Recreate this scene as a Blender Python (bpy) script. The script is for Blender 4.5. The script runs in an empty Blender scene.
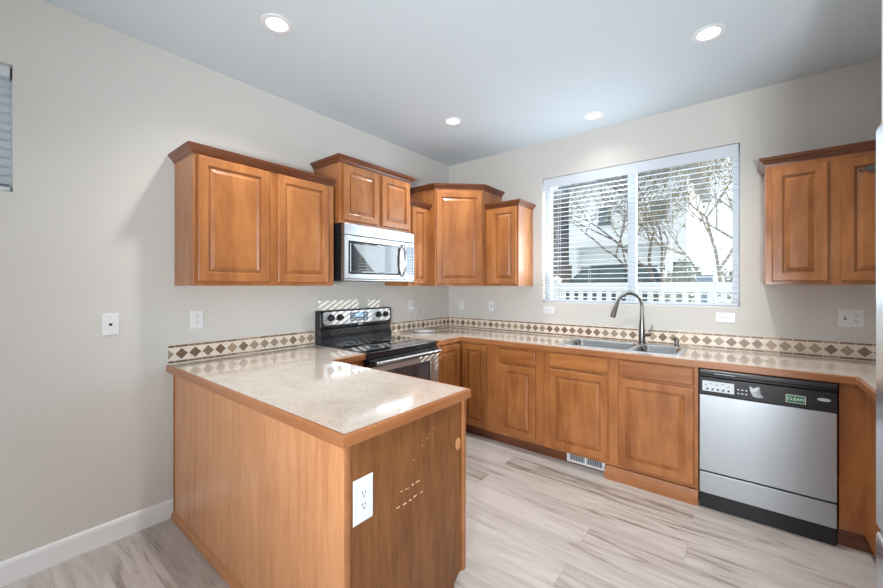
import bpy, bmesh, math, random
from mathutils import Vector, Matrix

random.seed(7)
R = math.radians
SC = bpy.context.scene
COL = SC.collection

# ------------------------------------------------------------------ camera
CX, CY, F = 441.2, 286.44, 376.97
cam_data = bpy.data.cameras.new('camera')
cam = bpy.data.objects.new('camera', cam_data)
COL.objects.link(cam)
cam.location = (2.673, -3.4782, 1.3796)
cam.rotation_euler = (R(90), 0, 0.6754)
cam_data.sensor_width = 36.0
cam_data.lens = F / 883 * 36.0
cam_data.shift_x = (441.5 - CX) / 883
cam_data.shift_y = (CY - 294) / 883
cam_data.clip_start = 0.05
SC.camera = cam

# ------------------------------------------------------------------ view + light
SC.view_settings.view_transform = 'Standard'
SC.view_settings.look = 'None'
SC.view_settings.gamma = 1.0
SC.view_settings.use_curve_mapping = False
SC.view_settings.exposure = -0.04

world = bpy.data.worlds.new('sky')
SC.world = world
world.use_nodes = True
bg = world.node_tree.nodes['Background']
bg.inputs[0].default_value = (0.86, 0.93, 1.0, 1)
bg.inputs[1].default_value = 1.5

sun_data = bpy.data.lights.new('sun', 'SUN')
sun_data.energy = 4.8
sun_data.angle = R(0.35)
sun_data.color = (1.0, 0.95, 0.88)
sun = bpy.data.objects.new('sun', sun_data)
COL.objects.link(sun)
sun.rotation_euler = Vector((-1.0, -0.72, -0.42)).to_track_quat('-Z', 'Y').to_euler()
sun.location = (8, 6, 8)


def area(name, loc, direction, sx, sy, power, color):
    d = bpy.data.lights.new(name, 'AREA')
    d.shape = 'RECTANGLE'
    d.size, d.size_y = sx, sy
    d.energy = power
    d.color = color
    o = bpy.data.objects.new(name, d)
    COL.objects.link(o)
    o.location = loc
    o.rotation_euler = Vector(direction).to_track_quat('-Z', 'Z').to_euler()
    return o


# daylight through the patio doors behind the camera, the big side window and the kitchen window
area('patio_daylight', (2.6, -8.25, 1.25), (0, 1, 0), 3.4, 2.3, 70, (1.0, 0.95, 0.90))
area('side_daylight', (6.75, -5.4, 1.45), (-1, 0, 0), 2.8, 1.9, 15, (1.0, 0.96, 0.92))
area('kitchen_window_daylight', (1.9, 0.3, 1.83), (0, -1, -0.15), 1.45, 1.15, 12, (0.80, 0.91, 1.0))
# unseen fill lamp added inside the blinds to brighten the ceiling corner
area('blinds_ceiling_fill', (1.6, -0.02, 1.83), (-0.75, -1, 0.75), 0.8, 1.0, 15, (0.78, 0.90, 1.0))
# low unseen lamp added to lighten the ceiling, then the photographer's flash
area('low_ceiling_fill', (4.5, -4.9, 0.5), (-0.10, 0.40, 1), 1.4, 1.4, 10, (0.88, 0.95, 1.0))
fd = bpy.data.lights.new('flash', 'SPOT')
fd.energy = 470; fd.spot_size = R(96); fd.spot_blend = 1.0; fd.shadow_soft_size = 0.15; fd.color = (0.90, 0.96, 1.0)
fo = bpy.data.objects.new('flash', fd); COL.objects.link(fo)
fo.location = (3.1, -4.7, 1.1); fo.rotation_euler = Vector((-1.6, 3.9, 1.0)).to_track_quat('-Z', 'Y').to_euler()

# ------------------------------------------------------------------ materials
MATS = {}


def node_mat(name):
    m = bpy.data.materials.new(name)
    m.use_nodes = True
    nt = m.node_tree
    return m, nt, nt.nodes['Principled BSDF']


def plain(name, col, rough=0.5, metal=0.0, bump=0.0, bscale=200, spec=0.5, coat=0.0, coat_rough=0.05):
    m, nt, b = node_mat(name)
    b.inputs['Base Color'].default_value = (*col, 1)
    b.inputs['Roughness'].default_value = rough
    b.inputs['Metallic'].default_value = metal
    b.inputs['Specular IOR Level'].default_value = spec
    b.inputs['Coat Weight'].default_value = coat
    b.inputs['Coat Roughness'].default_value = coat_rough
    tc = nt.nodes.new('ShaderNodeTexCoord')
    n = nt.nodes.new('ShaderNodeTexNoise')
    n.inputs['Scale'].default_value = bscale
    n.inputs['Detail'].default_value = 2
    nt.links.new(tc.outputs['Object'], n.inputs['Vector'])
    if bump > 0:
        bp = nt.nodes.new('ShaderNodeBump')
        bp.inputs['Strength'].default_value = bump
        bp.inputs['Distance'].default_value = 0.004
        nt.links.new(n.outputs['Fac'], bp.inputs['Height'])
        nt.links.new(bp.outputs['Normal'], b.inputs['Normal'])
    MATS[name] = m
    return m


def wood(name, dark, mid, light, grain=(9, 9, 1.6), rough=0.35, coat=0.3, streak=0.3):
    m, nt, b = node_mat(name)
    N, L = nt.nodes, nt.links
    tc = N.new('ShaderNodeTexCoord')
    oi = N.new('ShaderNodeObjectInfo')
    mp = N.new('ShaderNodeMapping')
    mp.inputs['Scale'].default_value = grain
    mul = N.new('ShaderNodeVectorMath'); mul.operation = 'SCALE'
    mul.inputs[0].default_value = (37.0, 19.0, 11.0)
    L.new(oi.outputs['Random'], mul.inputs['Scale'])
    L.new(tc.outputs['Object'], mp.inputs['Vector'])
    L.new(mul.outputs[0], mp.inputs['Location'])
    n1 = N.new('ShaderNodeTexNoise'); n1.inputs['Scale'].default_value = 1.0
    n1.inputs['Detail'].default_value = 5; n1.inputs['Distortion'].default_value = 0.8
    L.new(mp.outputs[0], n1.inputs['Vector'])
    n2 = N.new('ShaderNodeTexNoise'); n2.inputs['Scale'].default_value = 6.0
    n2.inputs['Detail'].default_value = 3
    L.new(mp.outputs[0], n2.inputs['Vector'])
    mp3 = N.new('ShaderNodeMapping'); mp3.inputs['Scale'].default_value = (3, 3, 2)
    L.new(tc.outputs['Object'], mp3.inputs['Vector'])
    n3 = N.new('ShaderNodeTexNoise'); n3.inputs['Scale'].default_value = 1.6
    L.new(mp3.outputs[0], n3.inputs['Vector'])
    a = N.new('ShaderNodeMath'); a.operation = 'MULTIPLY_ADD'
    a.inputs[1].default_value = streak
    L.new(n2.outputs['Fac'], a.inputs[0]); L.new(n1.outputs['Fac'], a.inputs[2])
    a2 = N.new('ShaderNodeMath'); a2.operation = 'MULTIPLY_ADD'; a2.inputs[1].default_value = 0.5
    L.new(n3.outputs['Fac'], a2.inputs[0]); L.new(a.outputs[0], a2.inputs[2])
    cr = N.new('ShaderNodeValToRGB')
    e = cr.color_ramp.elements
    e[0].position = 0.62; e[0].color = (*dark, 1)
    e[1].color = (*mid, 1)
    mr = N.new('ShaderNodeMapRange')
    mr.inputs['From Min'].default_value = 0.65; mr.inputs['From Max'].default_value = 1.35
    L.new(a2.outputs[0], mr.inputs['Value'])
    e[0].position = 0.1; e[1].position = 0.5
    x = cr.color_ramp.elements.new(0.9); x.color = (*light, 1)
    L.new(mr.outputs[0], cr.inputs['Fac'])
    L.new(cr.outputs[0], b.inputs['Base Color'])
    b.inputs['Roughness'].default_value = rough
    b.inputs['Coat Weight'].default_value = coat
    b.inputs['Coat Roughness'].default_value = 0.18
    MATS[name] = m
    return m


WD, WM, WL = (0.270, 0.092, 0.023), (0.390, 0.148, 0.042), (0.490, 0.205, 0.066)
wood('cabinet_wood', WD, WM, WL)
wood('cabinet_wood_h', WD, WM, WL, grain=(1.3, 14, 14))
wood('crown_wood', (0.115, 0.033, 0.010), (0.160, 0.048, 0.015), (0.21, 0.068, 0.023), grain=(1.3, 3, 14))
wood('edge_wood', (0.300, 0.112, 0.038), (0.355, 0.142, 0.053), (0.410, 0.175, 0.070), grain=(1.2, 1.2, 14))
wood('panel_wood', (0.400, 0.160, 0.060), (0.500, 0.215, 0.085), (0.590, 0.275, 0.118), grain=(26, 26, 1.6), rough=0.28, coat=0.4, streak=0.7)  # paler grainy wood, lightened further to make up for weak frontal light
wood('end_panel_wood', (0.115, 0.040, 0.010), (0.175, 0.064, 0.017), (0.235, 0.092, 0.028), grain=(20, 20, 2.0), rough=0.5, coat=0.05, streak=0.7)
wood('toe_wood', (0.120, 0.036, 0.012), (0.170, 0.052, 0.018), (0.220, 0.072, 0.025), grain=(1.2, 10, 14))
wood('shoe_wood', (0.380, 0.155, 0.055), (0.440, 0.185, 0.070), (0.500, 0.220, 0.090), grain=(1.2, 6, 14))
plain('patch_wood', (0.56, 0.27, 0.11), 0.4)
plain('scratch', (0.75, 0.60, 0.42), 0.7)

plain('ceiling_paint', (0.62, 0.69, 0.74), 0.9, bump=0.25, bscale=70)
plain('wall_paint', (0.610, 0.596, 0.567), 0.75, bump=0.35, bscale=85, spec=0.3)
plain('trim_white', (0.76, 0.78, 0.80), 0.45)
plain('plastic_white', (0.72, 0.74, 0.76), 0.35)
plain('slat_white', (0.62, 0.67, 0.74), 0.45)
plain('vinyl_white', (0.66, 0.70, 0.74), 0.4)
plain('slot_black', (0.02, 0.02, 0.02), 0.6)
plain('black_plastic', (0.012, 0.013, 0.016), 0.28)
plain('black_glass', (0.008, 0.009, 0.011), 0.04, coat=1.0, coat_rough=0.02)
plain('black_matte', (0.02, 0.02, 0.022), 0.6)
plain('blue_plastic', (0.10, 0.14, 0.19), 0.15, coat=0.6)
plain('button_grey', (0.55, 0.60, 0.65), 0.5)
plain('dark_window', (0.030, 0.040, 0.052), 0.05, coat=1.0, coat_rough=0.02)
plain('chrome', (0.62, 0.62, 0.62), 0.12, 1.0)
plain('faucet_nickel', (0.22, 0.22, 0.215), 0.3, 1.0)
plain('steel_sink', (0.48, 0.50, 0.52), 0.26, 1.0)
plain('steel_rim', (0.66, 0.68, 0.70), 0.42, 1.0)
plain('grout', (0.82, 0.76, 0.68), 0.8)
plain('tile_cream', (0.80, 0.70, 0.60), 0.35)
plain('tile_tan', (0.40, 0.29, 0.20), 0.35, bump=0.3, bscale=60)
plain('tile_brown', (0.245, 0.165, 0.105), 0.35, bump=0.3, bscale=60)
plain('tile_grey', (0.33, 0.27, 0.20), 0.35, bump=0.3, bscale=60)
plain('tile_umber', (0.185, 0.115, 0.070), 0.35, bump=0.3, bscale=60)
plain('label_green', (0.01, 0.16, 0.08), 0.4)
plain('label_white', (0.85, 0.88, 0.86), 0.4)
plain('paper_white', (0.62, 0.68, 0.72), 0.5)
plain('film', (0.55, 0.60, 0.66), 0.08, 0.6)
plain('house_white', (0.88, 0.90, 0.92), 0.8)
plain('house_shade_and_glass', (0.16, 0.17, 0.19), 0.8)
plain('house_brown', (0.30, 0.26, 0.24), 0.85)
plain('roof_grey', (0.34, 0.35, 0.37), 0.9, bump=0.4, bscale=20)
plain('fence_white', (0.82, 0.84, 0.86), 0.6)
plain('car_paint', (0.025, 0.045, 0.060), 0.2, coat=0.8)
plain('car_glass', (0.04, 0.09, 0.09), 0.05, coat=1.0)
plain('rubber', (0.02, 0.02, 0.02), 0.8)
plain('tail_red', (0.45, 0.04, 0.05), 0.3)
plain('bark', (0.19, 0.155, 0.125), 0.9)
plain('bark_pale', (0.34, 0.29, 0.22), 0.9)
plain('leaf_green', (0.20, 0.25, 0.17), 0.8)
plain('leaf_olive', (0.30, 0.26, 0.14), 0.8)
plain('bin_blue', (0.12, 0.20, 0.30), 0.5)
plain('lawn', (0.52, 0.54, 0.50), 0.95)
plain('asphalt', (0.42, 0.43, 0.45), 0.9)


def emit(name, col, strength):
    m, nt, b = node_mat(name)
    b.inputs['Base Color'].default_value = (*col, 1)
    b.inputs['Emission Color'].default_value = (*col, 1)
    b.inputs['Emission Strength'].default_value = strength
    MATS[name] = m


emit('lamp_lens', (1.0, 0.94, 0.86), 9.0)
emit('display_blue', (0.30, 0.48, 0.70), 0.35)


def steel(name, axis, col=(0.60, 0.61, 0.62), rough=0.27):
    """brushed stainless: fine streaks along one axis"""
    m, nt, b = node_mat(name)
    N, L = nt.nodes, nt.links
    tc = N.new('ShaderNodeTexCoord')
    mp = N.new('ShaderNodeMapping')
    s = [260, 260, 260]; s[axis] = 2.0
    mp.inputs['Scale'].default_value = s
    n = N.new('ShaderNodeTexNoise'); n.inputs['Scale'].default_value = 1.0; n.inputs['Detail'].default_value = 2
    L.new(tc.outputs['Object'], mp.inputs['Vector']); L.new(mp.outputs[0], n.inputs['Vector'])
    mr = N.new('ShaderNodeMapRange')
    mr.inputs['To Min'].default_value = rough - 0.002; mr.inputs['To Max'].default_value = rough + 0.003
    L.new(n.outputs['Fac'], mr.inputs['Value']); L.new(mr.outputs[0], b.inputs['Roughness'])
    b.inputs['Base Color'].default_value = (*col, 1)
    b.inputs['Metallic'].default_value = 1.0
    MATS[name] = m


steel('steel_h', 0, (0.46, 0.475, 0.49), 0.33)
steel('steel_v', 2, (0.46, 0.50, 0.54), 0.36)
steel('steel_door', 0, (0.55, 0.58, 0.61), 0.48)
steel('fridge_steel', 2, (0.66, 0.72, 0.78), 0.25)


def counter_mat():
    m, nt, b = node_mat('laminate')
    N, L = nt.nodes, nt.links
    tc = N.new('ShaderNodeTexCoord')
    n1 = N.new('ShaderNodeTexNoise'); n1.inputs['Scale'].default_value = 55; n1.inputs['Detail'].default_value = 6
    n1.inputs['Roughness'].default_value = 0.7; n1.inputs['Distortion'].default_value = 1.5
    n2 = N.new('ShaderNodeTexNoise'); n2.inputs['Scale'].default_value = 7; n2.inputs['Detail'].default_value = 3
    n2.inputs['Distortion'].default_value = 1.0
    for n in (n1, n2):
        L.new(tc.outputs['Object'], n.inputs['Vector'])
    a = N.new('ShaderNodeMath'); a.operation = 'MULTIPLY_ADD'; a.inputs[1].default_value = 0.35
    L.new(n2.outputs['Fac'], a.inputs[0]); L.new(n1.outputs['Fac'], a.inputs[2])
    cr = N.new('ShaderNodeValToRGB'); e = cr.color_ramp.elements
    e[0].position = 0.42; e[0].color = (0.42, 0.32, 0.255, 1)
    e[1].position = 0.60; e[1].color = (0.63, 0.55, 0.48, 1)
    x = e.new(0.85); x.color = (0.71, 0.645, 0.585, 1)
    L.new(a.outputs[0], cr.inputs['Fac']); L.new(cr.outputs[0], b.inputs['Base Color'])
    b.inputs['Roughness'].default_value = 0.10
    b.inputs['Specular IOR Level'].default_value = 0.6
    b.inputs['Coat Weight'].default_value = 0.45
    b.inputs['Coat Roughness'].default_value = 0.03
    MATS['laminate'] = m


counter_mat()


def floor_mat():
    m, nt, b = node_mat('floor_planks')
    N, L = nt.nodes, nt.links
    tc = N.new('ShaderNodeTexCoord')
    br = N.new('ShaderNodeTexBrick')
    br.offset = 0.37; br.squash = 1.0
    br.inputs['Scale'].default_value = 1.0
    br.inputs['Brick Width'].default_value = 1.22
    br.inputs['Row Height'].default_value = 0.18
    br.inputs['Mortar Size'].default_value = 0.0012
    br.inputs['Mortar Smooth'].default_value = 0.2
    br.inputs['Bias'].default_value = 0.0
    br.inputs['Color1'].default_value = (0, 0, 0, 1)
    br.inputs['Color2'].default_value = (1, 1, 1, 1)
    br.inputs['Mortar'].default_value = (0.5, 0.5, 0.5, 1)
    L.new(tc.outputs['Object'], br.inputs['Vector'])
    # the grain jumps from board to board
    sep = N.new('ShaderNodeVectorMath'); sep.operation = 'SCALE'
    sep.inputs['Scale'].default_value = 9.0
    L.new(br.outputs['Color'], sep.inputs[0])
    add = N.new('ShaderNodeVectorMath'); add.operation = 'ADD'
    mp = N.new('ShaderNodeMapping'); mp.inputs['Scale'].default_value = (1.6, 13, 1)
    L.new(tc.outputs['Object'], mp.inputs['Vector'])
    L.new(mp.outputs[0], add.inputs[0]); L.new(sep.outputs[0], add.inputs[1])
    n1 = N.new('ShaderNodeTexNoise'); n1.inputs['Scale'].default_value = 1.0; n1.inputs['Detail'].default_value = 6
    n1.inputs['Roughness'].default_value = 0.6; n1.inputs['Distortion'].default_value = 1.2
    L.new(add.outputs[0], n1.inputs['Vector'])
    mp2 = N.new('ShaderNodeMapping'); mp2.inputs['Scale'].default_value = (6, 130, 1)
    L.new(tc.outputs['Object'], mp2.inputs['Vector'])
    n2 = N.new('ShaderNodeTexNoise'); n2.inputs['Scale'].default_value = 1.0; n2.inputs['Detail'].default_value = 3
    L.new(mp2.outputs[0], n2.inputs['Vector'])
    a = N.new('ShaderNodeMath'); a.operation = 'MULTIPLY_ADD'; a.inputs[1].default_value = 0.3
    L.new(n2.outputs['Fac'], a.inputs[0]); L.new(n1.outputs['Fac'], a.inputs[2])
    a2 = N.new('ShaderNodeMath'); a2.operation = 'MULTIPLY_ADD'; a2.inputs[1].default_value = 0.22
    L.new(br.outputs['Color'], a2.inputs[0]); L.new(a.outputs[0], a2.inputs[2])
    cr = N.new('ShaderNodeValToRGB'); e = cr.color_ramp.elements
    e[0].position = 0.50; e[0].color = (0.200, 0.155, 0.125, 1)
    e[1].position = 0.66; e[1].color = (0.455, 0.415, 0.39, 1)
    x = e.new(0.90); x.color = (0.58, 0.545, 0.52, 1)
    L.new(a2.outputs[0], cr.inputs['Fac'])
    mx = N.new('ShaderNodeMixRGB'); mx.blend_type = 'MIX'
    mx.inputs['Color2'].default_value = (0.10, 0.08, 0.065, 1)
    ms = N.new('ShaderNodeMath'); ms.operation = 'MULTIPLY'; ms.inputs[1].default_value = 0.3
    L.new(br.outputs['Fac'], ms.inputs[0]); L.new(ms.outputs[0], mx.inputs['Fac'])
    L.new(cr.outputs[0], mx.inputs['Color1'])
    L.new(mx.outputs[0], b.inputs['Base Color'])
    b.inputs['Roughness'].default_value = 0.42
    MATS['floor_planks'] = m


floor_mat()


def glass_mat():
    m = bpy.data.materials.new('window_glass')
    m.use_nodes = True
    nt = m.node_tree
    nt.nodes.clear()
    out = nt.nodes.new('ShaderNodeOutputMaterial')
    t = nt.nodes.new('ShaderNodeBsdfTransparent'); t.inputs[0].default_value = (0.97, 0.985, 0.98, 1)
    g = nt.nodes.new('ShaderNodeBsdfGlossy'); g.inputs['Roughness'].default_value = 0.01
    lw = nt.nodes.new('ShaderNodeLayerWeight'); lw.inputs[0].default_value = 0.5
    pw = nt.nodes.new('ShaderNodeMath'); pw.operation = 'POWER'; pw.inputs[1].default_value = 4.0
    nt.links.new(lw.outputs['Facing'], pw.inputs[0])
    fr = nt.nodes.new('ShaderNodeMath'); fr.operation = 'MULTIPLY_ADD'; fr.inputs[1].default_value = 0.5; fr.inputs[2].default_value = 0.03
    nt.links.new(pw.outputs[0], fr.inputs[0])
    mx = nt.nodes.new('ShaderNodeMixShader')
    nt.links.new(fr.outputs[0], mx.inputs[0]); nt.links.new(t.outputs[0], mx.inputs[1]); nt.links.new(g.outputs[0], mx.inputs[2])
    nt.links.new(mx.outputs[0], out.inputs[0])
    MATS['window_glass'] = m


glass_mat()


# ------------------------------------------------------------------ mesh helpers
class B:
    def __init__(self, *mats):
        self.bm = bmesh.new()
        self.mats = list(mats)

    def _mi(self, faces, mat):
        for f in faces:
            f.material_index = mat

    def box(self, x0, x1, y0, y1, z0, z1, mat=0):
        v = [self.bm.verts.new(p) for p in ((x0, y0, z0), (x1, y0, z0), (x1, y1, z0), (x0, y1, z0),
                                            (x0, y0, z1), (x1, y0, z1), (x1, y1, z1), (x0, y1, z1))]
        fs = [self.bm.faces.new([v[i] for i in q]) for q in
              ((0, 3, 2, 1), (4, 5, 6, 7), (0, 1, 5, 4), (1, 2, 6, 5), (2, 3, 7, 6), (3, 0, 4, 7))]
        self._mi(fs, mat)
        return self

    def prism(self, poly, z0, z1, mat=0):
        a = [self.bm.verts.new((x, y, z0)) for x, y in poly]
        b = [self.bm.verts.new((x, y, z1)) for x, y in poly]
        n = len(poly)
        fs = [self.bm.faces.new(list(reversed(a))), self.bm.faces.new(b)]
        for i in range(n):
            fs.append(self.bm.faces.new((a[i], a[(i + 1) % n], b[(i + 1) % n], b[i])))
        self._mi(fs, mat)
        return self

    def grid(self, xs, ys, occ, z0, z1, mat=0):
        V = {}

        def v(i, j, k):
            if (i, j, k) not in V:
                V[(i, j, k)] = self.bm.verts.new((xs[i], ys[j], (z0, z1)[k]))
            return V[(i, j, k)]
        fs = []
        O = lambda i, j: 0 <= i < len(xs) - 1 and 0 <= j < len(ys) - 1 and occ(0.5 * (xs[i] + xs[i + 1]), 0.5 * (ys[j] + ys[j + 1]))
        for i in range(len(xs) - 1):
            for j in range(len(ys) - 1):
                if not O(i, j):
                    continue
                fs.append(self.bm.faces.new((v(i, j, 1), v(i + 1, j, 1), v(i + 1, j + 1, 1), v(i, j + 1, 1))))
                fs.append(self.bm.faces.new((v(i, j, 0), v(i, j + 1, 0), v(i + 1, j + 1, 0), v(i + 1, j, 0))))
                if not O(i, j - 1): fs.append(self.bm.faces.new((v(i, j, 0), v(i + 1, j, 0), v(i + 1, j, 1), v(i, j, 1))))
                if not O(i, j + 1): fs.append(self.bm.faces.new((v(i + 1, j + 1, 0), v(i, j + 1, 0), v(i, j + 1, 1), v(i + 1, j + 1, 1))))
                if not O(i - 1, j): fs.append(self.bm.faces.new((v(i, j + 1, 0), v(i, j, 0), v(i, j, 1), v(i, j + 1, 1))))
                if not O(i + 1, j): fs.append(self.bm.faces.new((v(i + 1, j, 0), v(i + 1, j + 1, 0), v(i + 1, j + 1, 1), v(i + 1, j, 1))))
        self._mi(fs, mat)
        return self

    def cyl(self, p0, p1, r0, r1=None, seg=20, mat=0, caps=True):
        r1 = r0 if r1 is None else r1
        p0, p1 = Vector(p0), Vector(p1)
        return self.tube([p0, p1], [r0, r1], seg, mat, caps)

    def tube(self, pts, radii, seg=12, mat=0, caps=True):
        pts = [Vector(p) for p in pts]
        if not isinstance(radii, (list, tuple)):
            radii = [radii] * len(pts)
        rings = []
        up = None
        for i, p in enumerate(pts):
            a = pts[max(i - 1, 0)]; b = pts[min(i + 1, len(pts) - 1)]
            t = (b - a).normalized()
            if up is None:
                up = Vector((0, 0, 1)) if abs(t.z) < 0.9 else Vector((1, 0, 0))
            u = (up - t * up.dot(t)).normalized()
            w = t.cross(u)
            up = u
            rings.append([self.bm.verts.new(p + radii[i] * (math.cos(2 * math.pi * k / seg) * u + math.sin(2 * math.pi * k / seg) * w)) for k in range(seg)])
        fs = []
        for a, b in zip(rings, rings[1:]):
            for k in range(seg):
                fs.append(self.bm.faces.new((a[k], a[(k + 1) % seg], b[(k + 1) % seg], b[k])))
        if caps:
            fs.append(self.bm.faces.new(list(reversed(rings[0]))))
            fs.append(self.bm.faces.new(rings[-1]))
        self._mi(fs, mat)
        return self

    def lathe(self, prof, seg=32, origin=(0, 0, 0), mat=0, sx=1, sy=1):
        ox, oy, oz = origin
        rings = []
        for r, z in prof:
            if r < 1e-6:
                rings.append([self.bm.verts.new((ox, oy, oz + z))])
            else:
                rings.append([self.bm.verts.new((ox + sx * r * math.cos(2 * math.pi * k / seg), oy + sy * r * math.sin(2 * math.pi * k / seg), oz + z)) for k in range(seg)])
        fs = []
        for a, b in zip(rings, rings[1:]):
            for k in range(seg):
                k2 = (k + 1) % seg
                if len(a) == 1 and len(b) == 1:
                    continue
                if len(a) == 1:
                    fs.append(self.bm.faces.new((a[0], b[k2], b[k])))
                elif len(b) == 1:
                    fs.append(self.bm.faces.new((a[k], a[k2], b[0])))
                else:
                    fs.append(self.bm.faces.new((a[k], a[k2], b[k2], b[k])))
        self._mi(fs, mat)
        return self

    def rings(self, x0, x1, z0, z1, prof, mats=None):
        """nested rectangles (inset, depth towards -y), closed at the back and in the middle"""
        rs = []
        for ins, d in prof:
            rs.append([self.bm.verts.new(p) for p in ((x0 + ins, -d, z0 + ins), (x1 - ins, -d, z0 + ins), (x1 - ins, -d, z1 - ins), (x0 + ins, -d, z1 - ins))])
        self.bm.faces.new(list(reversed(rs[0])))
        for k, (a, b) in enumerate(zip(rs, rs[1:])):
            for i in range(4):
                f = self.bm.faces.new((a[i], a[(i + 1) % 4], b[(i + 1) % 4], b[i]))
                if mats:
                    f.material_index = mats[k]
        self.bm.faces.new(rs[-1])
        return self

    def sweep(self, path, prof, mat=0, closed=False):
        """profile (out, z) along an xy path, mitred; out is to the right of travel"""
        n = len(path)
        P = [Vector((x, y)) for x, y in path]
        rr = []
        for i in range(n):
            d0 = (P[i] - P[i - 1]).normalized() if (i > 0 or closed) else None
            d1 = (P[(i + 1) % n] - P[i]).normalized() if (i < n - 1 or closed) else None
            if d0 is None: d0 = d1
            if d1 is None: d1 = d0
            n0 = Vector((d0.y, -d0.x)); n1 = Vector((d1.y, -d1.x))
            m = (n0 + n1) / (1 + n0.dot(n1))
            rr.append([self.bm.verts.new((P[i].x + m.x * o, P[i].y + m.y * o, z)) for o, z in prof])
        fs = []
        k = len(prof)
        for i in range(n if closed else n - 1):
            a, b = rr[i], rr[(i + 1) % n]
            for j in range(k):
                fs.append(self.bm.faces.new((a[j], b[j], b[(j + 1) % k], a[(j + 1) % k])))
        if not closed:
            fs.append(self.bm.faces.new(rr[0])); fs.append(self.bm.faces.new(list(reversed(rr[-1]))))
        self._mi(fs, mat)
        return self

    def build(self, name, parent=None, loc=(0, 0, 0), rot=(0, 0, 0), bevel=0.0, smooth=False, seg=2):
        bmesh.ops.recalc_face_normals(self.bm, faces=self.bm.faces)
        me = bpy.data.meshes.new(name)
        self.bm.to_mesh(me); self.bm.free()
        for m in self.mats:
            me.materials.append(MATS[m])
        o = bpy.data.objects.new(name, me)
        COL.objects.link(o)
        o.location = loc; o.rotation_euler = rot
        if parent:
            o.parent = parent
        if smooth:
            for p in me.polygons:
                p.use_smooth = True
            me.set_sharp_from_angle(angle=R(40))
        if bevel:
            md = o.modifiers.new('bevel', 'BEVEL')
            md.width = bevel; md.segments = seg; md.limit_method = 'ANGLE'; md.angle_limit = R(40)
        return o


def thing(name, label, cat, loc=(0, 0, 0), rz=0.0, group=None):
    o = bpy.data.objects.new(name, None)
    o.empty_display_size = 0.1
    COL.objects.link(o)
    o.location = loc; o.rotation_euler = (0, 0, rz)
    return tag(o, label, cat, group)


def tag(o, label, cat, group=None, kind=None):
    o['label'] = label; o['category'] = cat
    if group: o['group'] = group
    if kind: o['kind'] = kind
    return o


def struct(o):
    o['kind'] = 'structure'
    return o


def text(body, name, size, mat, parent, loc, rot=(R(90), 0, 0), extrude=0.0004):
    c = bpy.data.curves.new(name, 'FONT')
    c.body = body; c.size = size; c.extrude = extrude
    c.align_x = 'CENTER'; c.align_y = 'CENTER'
    t = bpy.data.objects.new(name + '_tmp', c)
    COL.objects.link(t)
    dg = bpy.context.evaluated_depsgraph_get()
    me = bpy.data.meshes.new_from_object(t.evaluated_get(dg))
    bpy.data.objects.remove(t)
    me.materials.clear(); me.materials.append(MATS[mat])
    o = bpy.data.objects.new(name, me)
    COL.objects.link(o)
    o.location = loc; o.rotation_euler = rot; o.parent = parent
    return o


# ------------------------------------------------------------------ room shell
H = 2.776
XR = 3.76
WX0, WX1, WZ0, WZ1 = 1.148, 2.655, 1.226, 2.422      # kitchen window
SY0, SY1, SZ0, SZ1 = -4.55, -3.354, 1.823, 2.418     # high side window

b = B('floor_planks'); b.box(-0.2, 6.7, -8.2, 0.2, -0.1, 0.0)
struct(b.build('floor'))
b = B('ceiling_paint')
LIGHTS = [(0.737, -2.459), (2.525, -0.935), (0.761, -0.933), (1.719, -0.30), (2.525, -2.459)]
b.box(-0.2, 6.7, -8.2, 0.2, H + 0.06, H + 0.25)
HOLE = 0.054
xs = sorted({-0.2, 6.7, *[x - HOLE for x, y in LIGHTS], *[x + HOLE for x, y in LIGHTS]})
ys = sorted({-8.2, 0.2, *[y - HOLE for x, y in LIGHTS], *[y + HOLE for x, y in LIGHTS]})
b.grid(xs, ys, lambda x, y: not any(abs(x - a) < HOLE and abs(y - c) < HOLE for a, c in LIGHTS), H, H + 0.06)
struct(b.build('ceiling'))


def wall_with_hole(name, axis, at, thick, a0, a1, h0, h1, z0, z1, lo=-0.2, top=H):
    """axis 'y': wall in plane y=at..at+thick, spans x a0..a1; axis 'x' likewise"""
    b = B('wall_paint')
    us = [a0, h0, h1, a1]; zs = [0.0, z0, z1, top]
    b.grid(us, zs, lambda u, z: not (h0 < u < h1 and z0 < z < z1), 0, 1)
    M = Matrix(((1, 0, 0, 0), (0, 0, thick, at), (0, 1, 0, 0), (0, 0, 0, 1))) if axis == 'y' else \
        Matrix(((0, 0, thick, at), (1, 0, 0, 0), (0, 1, 0, 0), (0, 0, 0, 1)))
    b.bm.transform(M)
    return struct(b.build(name))


wall_with_hole('wall_back', 'y', 0.0, 0.16, 0.0, 6.66, WX0, WX1, WZ0, WZ1)
wall_with_hole('wall_left', 'x', 0.0, -0.16, -8.16, 0.16, SY0, SY1, SZ0, SZ1)
wall_with_hole('wall_front', 'y', -8.0, -0.16, 0.0, 6.66, 0.85, 4.35, 0.02, 2.35)
wall_with_hole('wall_right', 'x', 6.5, 0.16, -8.0, 0.0, -6.85, -3.95, 0.45, 2.4)
b = B('wall_paint'); b.box(XR, XR + 0.12, -2.9, 0.0, 0, H); struct(b.build('wall_right_kitchen'))
b = B('wall_paint'); b.box(XR + 0.12, 6.5, -2.9, -2.78, 0, H); struct(b.build('wall_right_return'))
b = B('trim_white'); b.box(2.998, XR, -1.865, -1.765, 0, H); struct(b.build('wall_right_fridge_partition'))

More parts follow.
